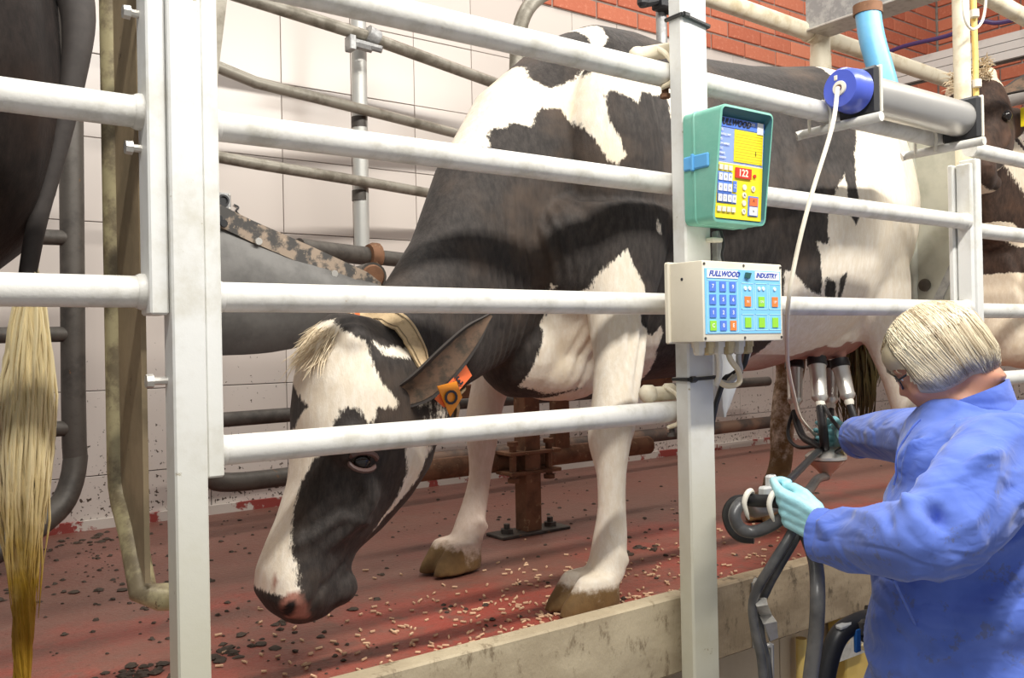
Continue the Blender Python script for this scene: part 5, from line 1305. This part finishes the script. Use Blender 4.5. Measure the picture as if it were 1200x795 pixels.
# valve corner below the kerb
yp2 = thing('yellow_pipe', 'upright yellow pipe below the kerb behind the thick hose', 'pipe', (1.954, 1.430, -0.219))
mb = MB(); mb.tube([(1.959, 1.440, -0.152), (1.955, 1.440, -0.488)], .014, 14); mb.build('pipe', M_yellowp, yp2)
yb_ = thing('yellow_cabinet', 'yellow steel box below the kerb left of the coat', 'box', (2.148, 1.400, -0.209))
a = V((2.094, 1.410, -0.172)); b = V((2.351, 1.410, -0.226))
mb = MB(); mb.box((a.x, 1.40, -.75), (b.x + .25, 1.455, -.115), .004); mb.build('panel', worn('ochre_paint', (0.62, 0.42, 0.10), (0.52, 0.36, 0.12), 0.45, 0, 6), yb_)
mb = MB(); mb.box(V((2.038, 1.385, -0.165)), V((2.168, 1.385, -0.216)) + V(0, .012, 0), .002); mb.build('bracket', M_zinc, yb_)
for q in ((2.057, 1.380, -0.161), (2.141, 1.380, -0.197)):
    mb = MB(); mb.lathe(q, (0, -1, 0), [(0, .010), (.012, .009)], 6); mb.build('brass_nut', M_brass, yb_)
vl = thing('shutoff_valve', 'small valve with a blue lever below the kerb by the coat', 'valve', (1.734, 1.130, -0.019))
mb = MB(); mb.cyl(V((1.730, 1.120, 0.016)), V((1.730, 1.121, -0.010)), .016, 12); mb.cyl(V((1.712, 1.133, 0.005)), V((1.745, 1.109, 0.010)), .011, 10); mb.build('valve_body', M_dark, vl)
mb = MB(); p = V((1.703, 1.115, 0.004)); mb.box(p + V(-.002, -.004, -.050), p + V(.016, .004, .0), .002); mb.build('lever', plain('blue_lever', (0.03, 0.16, 0.50), .4), vl)
mb = MB(); mb.tube([V((1.769, 1.129, -0.017)), V((1.757, 1.138, -0.024)), V((1.767, 1.131, -0.036)), V((1.790, 1.114, -0.038))], .008, 8, smooth=3); mb.build('outlet_tube', M_black, vl)
mb = MB(); c = V((1.688, 1.126, 0.013)); mb.box(c + V(-.03, -.008, -.004), c + V(.03, .008, .006), .003); mb.box(c + V(-.004, -.006, -.03), c + V(.004, .006, 0), .002); tag(mb.build('hose_saddle', M_cloth), 'grey saddle bracket on top of the thick black hose', 'bracket')
hf = thing('pipe_flange', 'dark pipe end with a flange under the kerb touching the coat', 'pipe', (1.815, 1.145, 0.000))
mb = MB(); mb.tube([V((1.799, 1.169, -0.010)), V((1.855, 1.153, -0.006))], .014, 12); mb.build('pipe', M_dark, hf)
mb = MB(); mb.tube([V((1.809, 1.150, -0.001)), V((1.815, 1.145, 0.000))], .028, 16); mb.build('flange', M_blackp, hf)


# ---------------------------------------------------------------- the woman milking
RV, FV, UV_ = _r.copy(), _f.copy(), V(0, 0, 1)
def mix3(a, b, c): return RV * a + FV * b + UV_ * c
M_skin = NT('skin'); _s = M_skin
_c = _s.mix(_s.noise(9, 4), (0.52, 0.235, 0.145), (0.66, 0.34, 0.23)); _s.bump(_s.noise(160, 3), .12, .001); M_skin = _s.out(_c, 0.5, 0, .4, sss=.15)
_s = NT('blue_coat_cotton')
_w = _s.noise(420, 2); _n = _s.noise(7, 5, .6); _st = _s.noise(26, 5, .72); _P = _s.posz()
_c = _s.mix(_s.smooth(_n, .35, .7), (0.095, 0.165, 0.565), (0.13, 0.21, 0.65))
_low = _s.smooth(_P[2], .52, .18)
_c = _s.mix(_s.math('MULTIPLY', _s.smooth(_s.math('ADD', _st, _s.math('MULTIPLY', _low, .10)), .66, .74), .55), _c, (0.13, 0.14, 0.20))
_r1 = _s.math('ABSOLUTE', _s.math('SUBTRACT', _s.noise(1.0, 2, .5, vec=_s.mapping(scale=(5, 6, 11), rot=(.5, .6, .3)), dist=.6), .5))
_r2 = _s.math('ABSOLUTE', _s.math('SUBTRACT', _s.noise(1.0, 2, .5, vec=_s.mapping(scale=(24, 14, 20), rot=(.2, .9, .7)), dist=.8), .5))
_wr = _s.math('ADD', _s.math('MULTIPLY', _s.smooth(_r1, .0, .16), 1.0), _s.math('MULTIPLY', _s.smooth(_r2, .0, .2), .12))
_s.bump(_s.math('ADD', _wr, _s.math('MULTIPLY', _w, .02)), .34, .020); M_coat = _s.out(_c, 0.85, 0, .2, sheen=.25)
_s = NT('pale_glove'); _c = _s.mix(_s.smooth(_s.noise(24, 4), .4, .75), (0.36, 0.70, 0.76), (0.46, 0.78, 0.82)); _s.bump(_s.noise(38, 5, .7), .5, .004); M_glove = _s.out(_c, 0.45, 0, .5)
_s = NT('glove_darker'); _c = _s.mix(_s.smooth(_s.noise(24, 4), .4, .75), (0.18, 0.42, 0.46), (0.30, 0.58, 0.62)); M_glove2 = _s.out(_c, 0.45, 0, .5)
M_trous = plain('dark_trousers', (0.03, 0.035, 0.05), .9); M_boot = plain('green_rubber_boot', (0.03, 0.06, 0.035), .4)

wm = thing('person', 'woman in a blue work coat and pale gloves attaching the milking cups', 'person', (1.95, .95, -.98))
# head frame: face direction, crown direction, her left
hF = mix3(-.78, .36, -.52).normalized(); hU = (UV_ - hF * UV_.dot(hF)).normalized(); hL = hU.cross(hF).normalized()
HC = V((1.810, 0.984, 0.574)); HS = .875
H_ = lambda f, u, l: HC + (hF * f + hU * u + hL * l) * HS
mb = MB()
Mh = Matrix((hF, hL, hU)).transposed()
mb.sphere(H_(-.012, .02, 0), (.094, .074, .092), 28, Mh)            # skull
mb.sphere(H_(.018, -.03, 0), (.070, .062, .088), 24, Mh)            # face
mb.sphere(H_(.045, -.085, 0), (.034, .036, .026), 18, Mh)           # chin
mb.tube([H_(.076, .01, 0), H_(.094, -.022, 0), H_(.098, -.035, 0)], [.008, .011, .012], 12, smooth=3)   # nose
mb.sphere(H_(.088, -.04, .011), .008, 10); mb.sphere(H_(.088, -.04, -.011), .008, 10)
mb.tube([H_(.078, -.062, -.022), H_(.086, -.060, 0), H_(.078, -.062, .022)], [.004, .007, .004], 10, smooth=3)   # lips
mb.tube([H_(.074, -.071, -.018), H_(.083, -.071, 0), H_(.074, -.071, .018)], [.004, .007, .004], 10, smooth=3)
mb.tube([H_(.080, .022, -.045), H_(.088, .026, -.02), H_(.086, .022, 0), H_(.088, .026, .02), H_(.080, .022, .045)], .007, 10, smooth=3)  # brow
for g in (-1, 1):
    mb.sphere(H_(.058, -.035, g * .042), (.026, .022, .026), 14, Mh)                    # cheek
    mb.tube([H_(-.004, .012, g * .070), H_(-.014, -.005, g * .080), H_(-.010, -.022, g * .078), H_(.002, -.036, g * .069)], [.010, .013, .011, .008], 12, smooth=3)  # ear
NB = V((1.831, 0.932, 0.494))
CH = V((1.804, 0.916, 0.375)); WA = V((1.741, 0.902, 0.080)); HP = V((1.733, 0.897, -0.152))
elip(mb, [(H_(-.035, -.03, 0), .062, .058), (H_(-.055, -.085, 0), .054, .052), (NB, .056, .054), (NB + V(0, 0, -.07), .055, .06)])
SL, SR = V((1.693, 0.799, 0.389)), V((1.958, 1.026, 0.373))
mb.tube([NB + V(0, 0, -.10), CH, WA, HP], [.05, .11, .115, .13], 20, smooth=3)
mb.tube([CH, SL], [.05, .045], 14); mb.tube([CH, SR], [.05, .045], 14)
EL, WL = V((1.456, 0.811, 0.287)), V((1.499, 1.040, 0.258))
ER, WR = V((2.081, 1.209, 0.381)), V((2.361, 1.549, 0.342))
mb.tube([SL, EL], [.05, .04], 14); mb.tube([EL, WL], [.036, .023], 14)
mb.tube([SR, ER], [.05, .04], 14); mb.tube([ER, WR], [.036, .026], 14)
fx = mix3(-.9, .42, 0).normalized(); fl = UV_.cross(fx)     # body facing, her left
for g in (-1, 1):
    hip = HP + fl * (g * .09); knee = V(hip.x, hip.y, -.48) + fx * .06; ank = V(hip.x, hip.y, -.90)
    mb.tube([hip, knee, ank], [.085, .058, .042], 14, smooth=3)
body = remeshed(mb, .006, 4); body_o = link('body', body, M_skin, wm)
# trousers and boots
for g in (-1, 1):
    hip = HP + fl * (g * .09); knee = V(hip.x, hip.y, -.48) + fx * .06; ank = V(hip.x, hip.y, -.78)
    mb = MB(); mb.tube([hip + V(0, 0, .04), knee, ank], [.115, .085, .075], 18, smooth=3); mb.build('trouser_leg', M_trous, wm)
    a = V(hip.x, hip.y, -.98)
    mb = MB(); mb.tube([a + V(0, 0, .30), a + V(0, 0, .12), a + V(0, 0, .05)], [.066, .055, .052], 16, smooth=3)
    mb.tube([a + V(0, 0, .045) - fx * .05, a + V(0, 0, .05) + fx * .05, a + V(0, 0, .035) + fx * .17], [.05, .05, .036], 16, smooth=3, flat=.8)
    link('boot', remeshed(mb, .010, 3), M_boot, wm)
# eyes and glasses
for g in (-1, 1):
    mb = MB(); mb.sphere(H_(.074, .004, g * .030), .011, 14); mb.build('eye', M_white, wm)
gl = MB()
for g in (-1, 1):
    c = H_(.094, .0, g * .031)
    gl.tube([c + hL * (.022 * math.cos(q)) + hU * (.016 * math.sin(q)) - hF * (.004 * abs(math.cos(q))) for q in [2 * math.pi * j / 16 for j in range(17)]], .0016, 6)
    gl.tube([H_(.088, .006, g * .053), H_(.070, .008, g * .068), H_(-.005, .012, g * .083), H_(-.02, .0, g * .083)], .0022, 6)
gl.tube([H_(.095, .002, -.009), H_(.097, .004, 0), H_(.095, .002, .009)], .0016, 6)
glo = gl.build('glasses', M_blackp, wm)
for g in (-1, 1):
    mb = MB(); c = H_(.0935, .0, g * .031); mb.lathe(c, hF, [(0, .018), (.0015, .018)], 18)
    s_ = bpy.data.materials.get('lens_glass')
    if not s_:
        t_ = NT('lens_glass'); t_.b.inputs['Transmission Weight'].default_value = 1; s_ = t_.out((.95, .97, .97), .02)
    mb.build('lens', s_, glo)

# coat: torso and two sleeves in one skin, with folds
def oval(mb, sections, N=36, e=2.3):
    rings = []
    for c, a, b in sections:
        c = V(c); rings.append([c + fx * (a * math.copysign(abs(math.cos(q)) ** (2 / e), math.cos(q))) + fl * (b * math.copysign(abs(math.sin(q)) ** (2 / e), math.sin(q))) for q in [2 * math.pi * j / N for j in range(N)]])
    mb.ring_tube(rings)
mb = MB()
oval(mb, [(NB + V(0, 0, -.005), .072, .075), (NB + V(0, 0, -.03), .088, .10), (V((1.832, 0.920, 0.442)), .118, .155), (V((1.818, 0.918, 0.391)), .135, .185), (V((1.800, 0.907, 0.316)), .150, .19), (V((1.770, 0.904, 0.209)), .160, .19),
          (V((1.741, 0.902, 0.113)), .165, .19), (V((1.740, 0.903, -0.005)), .172, .20), (V((1.740, 0.904, -0.156)), .185, .225), (V((1.741, 0.904, -0.392)), .20, .24), (V((1.741, 0.906, -0.610)), .205, .245)])
SLV = [((1.691, 0.800, 0.397), .082), ((1.569, 0.790, 0.349), .080), ((1.461, 0.795, 0.300), .072), ((1.447, 0.842, 0.276), .063), ((1.489, 0.948, 0.253), .058), ((1.494, 1.018, 0.247), .052), ((1.492, 1.039, 0.247), .050)]
SRV = [((1.945, 1.011, 0.372), .088), ((2.032, 1.121, 0.385), .078), ((2.116, 1.246, 0.375), .068), ((2.210, 1.388, 0.355), .060), ((2.232, 1.433, 0.350), .056)]
for S_ in (SLV, SRV): mb.tube([V(p) for p, _ in S_], [r for _, r in S_], 22, smooth=4)
mb.sphere(SL, .092, 18); mb.sphere(SR, .095, 18)
mb.sphere((1.885, 0.881, 0.420), (.10, .13, .085), 20)
coat = remeshed(mb, .007, 6)
co = get_co(coat); no = get_no(coat)
d = np.zeros(len(co))
# folds: creases that run across the sleeves at the elbow, and long slack folds down the back
def seg_par(co, A, B):
    A, B = np.array(A), np.array(B); e = B - A; L = e @ e
    t = np.clip(((co - A) @ e) / L, 0, 1); q = A + t[:, None] * e; return t, np.linalg.norm(co - q, axis=1)
def fold(A, B, w, h, s=1):
    global d
    t, r = seg_par(co, A, B); env = np.exp(-(r / w) ** 2) * np.sin(np.pi * np.clip(t, .03, .97)) ** .5
    d += s * h * env
def rnoise(al, ac, fa, fc, off=0.0):
    return np.array([noise.noise(Vector((a * fa + off, c * fc, off))) for a, c in zip(al, ac)])
cr, cf, cz = co @ np.array(RV), co @ np.array(FV), co[:, 2]
diag = 1 - np.abs(rnoise(cr * .78 + cz * .62 + cf * .3, -cr * .62 + cz * .78, 4.0, 15.0)) * 3.0      # long slack folds running up to the back
cross = 1 - np.abs(rnoise(cr * .5 - cz * .86 + cf * .3, cr * .86 + cz * .5, 6.0, 21.0, 3.3)) * 3.0   # creases across the sleeves
tS, rS = seg_par(co, EL, WL); tU, rU = seg_par(co, SL, EL); tR, rR = seg_par(co, SR, WR)
onS = np.clip(1.3 - np.minimum(np.minimum(rS, rU), rR) / .085, 0, 1)
d += .0125 * np.clip(diag, -.7, 1) * (1 - onS) + .0115 * np.clip(cross, -.7, 1) * onS * (.5 + .8 * np.exp(-((co - np.array(EL)) ** 2).sum(1) / .014))
for a, b, w, h, s in (
    ((1.389, 0.785, 0.398), (1.423, 0.760, 0.286), .020, .022, -1), ((1.415, 0.828, 0.369), (1.415, 0.791, 0.303), .016, .014, 1), ((1.429, 0.818, 0.333), (1.410, 0.770, 0.321), .012, .012, -1),
    ((1.391, 0.845, 0.319), (1.393, 0.795, 0.270), .014, .010, -1), ((1.497, 0.768, 0.389), (1.589, 0.726, 0.442), .022, .018, 1), ((1.455, 0.762, 0.337), (1.573, 0.713, 0.373), .018, .016, -1),
    ((1.545, 0.797, 0.187), (1.598, 0.720, 0.252), .016, .020, -1), ((1.550, 0.793, 0.150), (1.598, 0.721, 0.208), .016, .014, 1), ((1.568, 0.780, 0.112), (1.615, 0.708, 0.179), .014, .016, -1),
    ((1.482, 0.904, 0.175), (1.471, 0.851, 0.085), .014, .012, -1), ((1.507, 0.886, 0.159), (1.489, 0.800, 0.065), .018, .012, 1), ((1.508, 0.823, 0.173), (1.481, 0.782, 0.050), .014, .010, -1),
    ((1.738, 0.839, 0.503), (1.685, 0.879, 0.439), .018, .014, 1), ((1.710, 0.811, 0.474), (1.651, 0.879, 0.393), .014, .012, -1), ((1.664, 0.918, 0.454), (1.658, 0.960, 0.351), .014, .014, 1), ((1.673, 0.949, 0.435), (1.673, 0.987, 0.329), .012, .012, -1),
    ((1.452, 0.950, 0.296), (1.464, 0.942, 0.217), .010, .006, -1), ((1.471, 0.911, 0.296), (1.471, 0.887, 0.227), .010, .007, -1), ((1.520, 0.752, 0.331), (1.515, 0.818, 0.215), .02, .014, 1)):
    fold(a, b, w * .62, h * 1.5, s)
set_co(coat, co + no * d[:, None])
coat_o = link('work_coat', coat, M_coat, wm)
# stand-up collar, cuffs, pocket edge
mb = MB(); rings = []
for k, (dz, ex) in enumerate(((-.06, .012), (.0, .002), (.028, -.004), (.031, .003), (.0, .012), (-.06, .030))):
    ring = []
    for j in range(36):
        q = 2 * math.pi * j / 36
        p = NB + fx * ((.066 + ex) * math.cos(q)) + fl * ((.070 + ex) * math.sin(q)) + V(0, 0, dz - .014 + .030 * -math.cos(q)) + fx * (-.01)
        ring.append(p)
    rings.append(ring)
mb.ring_tube(rings, cap=False); mb.build('collar', M_coat, coat_o)
for S_, nm in ((SLV, 'l'), (SRV, 'r')):
    a, b = V(S_[-2][0]), V(S_[-1][0]); dd = (b - a).normalized(); r = S_[-1][1]
    mb = MB(); mb.lathe(b - dd * .012, dd, [(0, r + .001), (.018, r + .003), (.026, r + .002), (.026, r - .006), (.010, r - .010)], 28); mb.build('cuff', M_coat, coat_o)
# pocket seam on the near side
T_coat = bvh_of(coat_o)
def on_coat(p, off=.002):
    q, n, i, dd = T_coat.find_nearest(Vector(p)); return q + n * off
for pts in ((((1.477, 0.907, 0.160)), ((1.469, 0.889, 0.132)), ((1.464, 0.868, 0.114))), (((1.709, 0.984, 0.485)), ((1.699, 0.992, 0.412)), ((1.684, 1.003, 0.326)))):
    mb = MB(); mb.tube([on_coat(p) for p in spline([V(q) for q in pts], [0] * 3, 4)[0]], .0022, 6); mb.build('seam', M_coat, coat_o)

# gloved hands
def hand(palm_c, across, along, back, fingers, thumb, mat, name='glove', r0=.0098, wrist=None, voxel=.0032, pw=.040, pl=.046):
    """across: from little to index finger, along: wrist to knuckles, back: out of the back of the hand"""
    across, along, back = [Vector(a).normalized() for a in (across, along, back)]
    mb = MB(); c = Vector(palm_c)
    P_ = lambda x, y, z: c + across * x + along * y + back * z
    for k in range(4):      # metacarpals make a broad, slightly arched palm
        x = (-.030 + .020 * k); arch = .006 - .14 * abs(x + .0) ** 1.3
        mb.tube([P_(x * .62, -.045, 0), P_(x * .9, 0, arch * .6), P_(x, pl, arch)], [.017, .0155, .0125], 12, smooth=3)
    mb.tube([P_(0, -.045, 0), P_(.0, -.085, -.002)], [.027, .025], 14)
    mb.sphere(P_(.024, -.022, -.012), (.020, .020, .020), 12)
    for k, (l1, l2, l3, b1, b2, b3) in enumerate(fingers):
        x = -.030 + .020 * k; p = P_(x, pl, .002); ang = 0; pts = [p - along * .012, p]; R = [r0 * 1.15, r0 * 1.15]
        for l, b in ((l1, b1), (l2, b2), (l3, b3)):
            ang += math.radians(b); dirv = along * math.cos(ang) - back * math.sin(ang) + across * (.06 * (k - 1.5))
            p = p + dirv * l; pts.append(p); R.append(r0 * (1.0 - .10 * (len(pts) - 2)))
        mb.tube(pts, R, 12)
        for q, r in zip(pts[1:], R[1:]): mb.sphere(q, r * 1.02, 12)
    pts = [P_(*q) for q in thumb]; R = [.0145, .0125, .0112, .0095]
    mb.tube(pts, R, 12)
    for q, r in zip(pts, R): mb.sphere(q, r, 12)
    me = remeshed(mb, voxel, 2)
    co = get_co(me); no = get_no(me)
    w = np.array([noise.noise(Vector(p) * 60) for p in co]) * .0012; set_co(me, co + no * w[:, None])
    return link(name, me, mat, wm)
al = (V((1.470, 1.122, 0.295)) - V((1.499, 1.040, 0.258))).normalized()
ac = (V((1.488, 1.121, 0.327)) - V((1.499, 1.114, 0.272))).normalized()
bk_ = ac.cross(al); bk_ = bk_ if bk_.dot(FV) < 0 else -bk_
hand((1.495, 1.085, 0.276), ac, al, bk_, [(.030, .020, .016, 62, 72, 45), (.036, .024, .018, 60, 72, 45), (.038, .026, .018, 56, 70, 45), (.036, .022, .017, 50, 68, 45)],
     [(.026, -.030, -.010), (.042, -.002, -.020), (.038, .026, -.030), (.028, .046, -.036)], M_glove)
mb = MB(); a = V((1.496, 1.044, 0.261)); dd = (V((1.501, 1.013, 0.257)) - a).normalized(); mb.lathe(a - dd * .022, dd, [(0, .0285), (.010, .032), (.035, .036), (.06, .036), (.06, .030)], 22); mb.build('glove_cuff', M_glove, wm)
al = (V((2.509, 1.714, 0.305)) - V((2.348, 1.535, 0.349))).normalized(); ac = mix3(.15, .2, 1).normalized(); bk2 = ac.cross(al); bk2 = bk2 if bk2.dot(FV) < 0 else -bk2
hand((2.443, 1.639, 0.326), ac, al, bk2, [(.036, .022, .017, 60, 65, 45), (.040, .026, .019, 56, 65, 45), (.042, .028, .020, 52, 62, 40), (.040, .024, .018, 46, 60, 40)],
     [(.028, -.030, -.010), (.046, .0, -.018), (.044, .028, -.028), (.034, .048, -.034)], M_glove2)
mb = MB(); a = V((2.391, 1.577, 0.340)); dd = (V((2.304, 1.492, 0.350)) - a).normalized(); mb.lathe(a - dd * .03, dd, [(0, .029), (.02, .031), (.036, .033), (.036, .026)], 20); mb.build('glove_cuff', M_glove2, wm)

# hair: a bobbed cap under a few thousand strands
random.seed(11)
mb = MB()
mb.sphere(H_(-.018, .030, 0), (.102, .086, .092), 30, Mh)
mb.sphere(H_(-.070, -.010, 0), (.056, .074, .074), 24, Mh)
for g in (-1, 1): mb.sphere(H_(-.005, -.006, g * .058), (.078, .031, .056), 22, Mh)
mb.sphere(H_(.050, .050, 0), (.046, .068, .042), 20, Mh)
hm = remeshed(mb, .006, 4)
co = get_co(hm); q = co - np.array(HC)
f_, u_, l_ = q @ np.array(hF), q @ np.array(hU), q @ np.array(hL)
hv = bpy.data.objects.new('tmp', hm); COL.objects.link(hv)
bmx = bmesh.new(); bmx.from_mesh(hm)
# the open face is left free
kill = [v for v in bmx.verts if (lambda f, u, l: f > .058 and u < .030 - .2 * (abs(l)) and abs(l) < .066)((v.co - HC).dot(hF), (v.co - HC).dot(hU), (v.co - HC).dot(hL))]
bmesh.ops.delete(bmx, geom=kill, context='VERTS'); bmx.to_mesh(hm); bmx.free(); bpy.data.objects.remove(hv)
_s = NT('blond_hair'); _at = _s.attr('strand')
_c = _s.mix(_at, (0.30, 0.22, 0.13), (0.86, 0.76, 0.55)); _s.b.inputs['Anisotropic'].default_value = .5; M_hair = _s.out(_c, 0.42, 0, .5)
put_attr(hm, 'strand', np.full(len(hm.vertices), .35))
hair_o = link('hair', hm, M_hair, wm); T_hair = bvh_of(hair_o)
mb = MB(); vals = []
for k in range(2600):
    # start near the parting on the crown and fall to the nape or the cheeks
    f0 = random.uniform(-.09, .075); l0 = random.gauss(0, .012)
    side = random.choice((-1, 1)) if random.random() < .85 else 0
    p = H_(f0, .14, l0); th = random.uniform(-.5, .5)
    end_f = -.115 + 1.0 * (f0 + .09) * .98 + random.uniform(-.012, .012)
    if end_f > .050: end_f = .050 + random.uniform(-.01, .01)
    end_u = -.062 + .35 * max(0, end_f) + random.uniform(-.012, .010); end_l = side * random.uniform(.078, .098) * (1 if end_f > -.07 else random.uniform(.0, 1))
    if end_f < -.07: end_u = -.075 + random.uniform(-.01, .01)
    pts = []; lift = random.uniform(.0005, .0045)
    n = 8
    for j in range(n):
        t = j / (n - 1)
        tgt = H_(f0 + (end_f - f0) * t ** 1.3, .13 * math.cos(t * math.pi * .5) + end_u * t ** 1.6, l0 + (end_l - l0) * math.sin(t * math.pi * .5))
        qh, nh, ih, dh = T_hair.find_nearest(tgt)
        pts.append(qh + nh * lift)
    m0 = len(mb.v); r = random.uniform(.0008, .0017)
    mb.tube(pts, [r, r, r, r, r, r * .9, r * .7, r * .2], 3)
    vals += [min(1, max(0, .55 + 1.1 * noise.noise(V(f0 * 22, side * 3.1, end_f * 22)) + random.uniform(-.35, .35) - (.35 if abs(l0) < .006 and f0 > -.03 and random.random() < .5 else 0)))] * (len(mb.v) - m0)
hs = bpy.data.meshes.new('strands'); hs.from_pydata(mb.v, [], mb.f)
for p in hs.polygons: p.use_smooth = True
put_attr(hs, 'strand', np.array(vals))
link('hair_strands', hs, M_hair, hair_o, kind='stuff')


# ---------------------------------------------------------------- feed pellets and dirt on the floor
random.seed(21)
mb = MB()
def pellet(x, y, l, r):
    a = random.uniform(0, 6.28); d = V(math.cos(a), math.sin(a), random.uniform(-.1, .1)) * l / 2; c = V(x, y, r + .0005)
    mb.tube([c - d, c + d], r, 6)
for k in range(620):
    t = random.random()
    x = random.choice((random.uniform(.55, 2.6), random.gauss(1.15, .25), random.gauss(1.6, .3)))
    y = 1.45 + abs(random.gauss(0, .28))
    if y > 3.2 or x < -.2: continue
    pellet(x, y, random.uniform(.008, .016), random.uniform(.0022, .003))
o = mb.build('feed_pellets', plain('feed_pellet', (0.72, 0.48, 0.30), .8, var=.25, scale=50), kind='stuff'); tag(o, 'tan feed pellets scattered over the red floor', 'pellets')
mb = MB()
def crumb(x, y, s_, flat=.5):
    n = 7; rings = []
    c = V(x, y, 0)
    for z, f in ((.0005, 1), (.35, .9), (.75, .5)):
        rings.append([c + V(math.cos(q) * s_ * f * random.uniform(.45, 1.25), math.sin(q) * s_ * f * random.uniform(.6, 1.2), z * s_ * flat if z > .001 else z) for q in [2 * math.pi * j / n for j in range(n)]])
    mb.ring_tube(rings)
for k in range(700):
    x = random.choice((random.uniform(-.6, 4.5), random.gauss(.75, .3), random.gauss(1.9, .5), random.gauss(.55, .15))); y = random.uniform(1.45, 3.35)
    crumb(x, y, random.choice((.003, .004, .005, .007, .009)), .8)
for cx, cy, n, sp in ((.42, 1.85, 26, .07), (.62, 1.85, 22, .06), (1.42, 2.32, 12, .05), (.46, 3.25, 26, .12), (1.9, 1.95, 10, .05), (3.0, 2.3, 22, .10), (.35, 2.6, 16, .12), (.85, 2.0, 14, .08)):
    for k in range(n): crumb(random.gauss(cx, sp), min(3.38, random.gauss(cy, sp * .5)), random.uniform(.006, .018), .5)
o = mb.build('dirt_crumbs', plain('dark_manure', (0.055, 0.035, 0.022), .7, var=.3, scale=60), kind='stuff'); tag(o, 'dark crumbs of dirt scattered over the red floor', 'dirt')
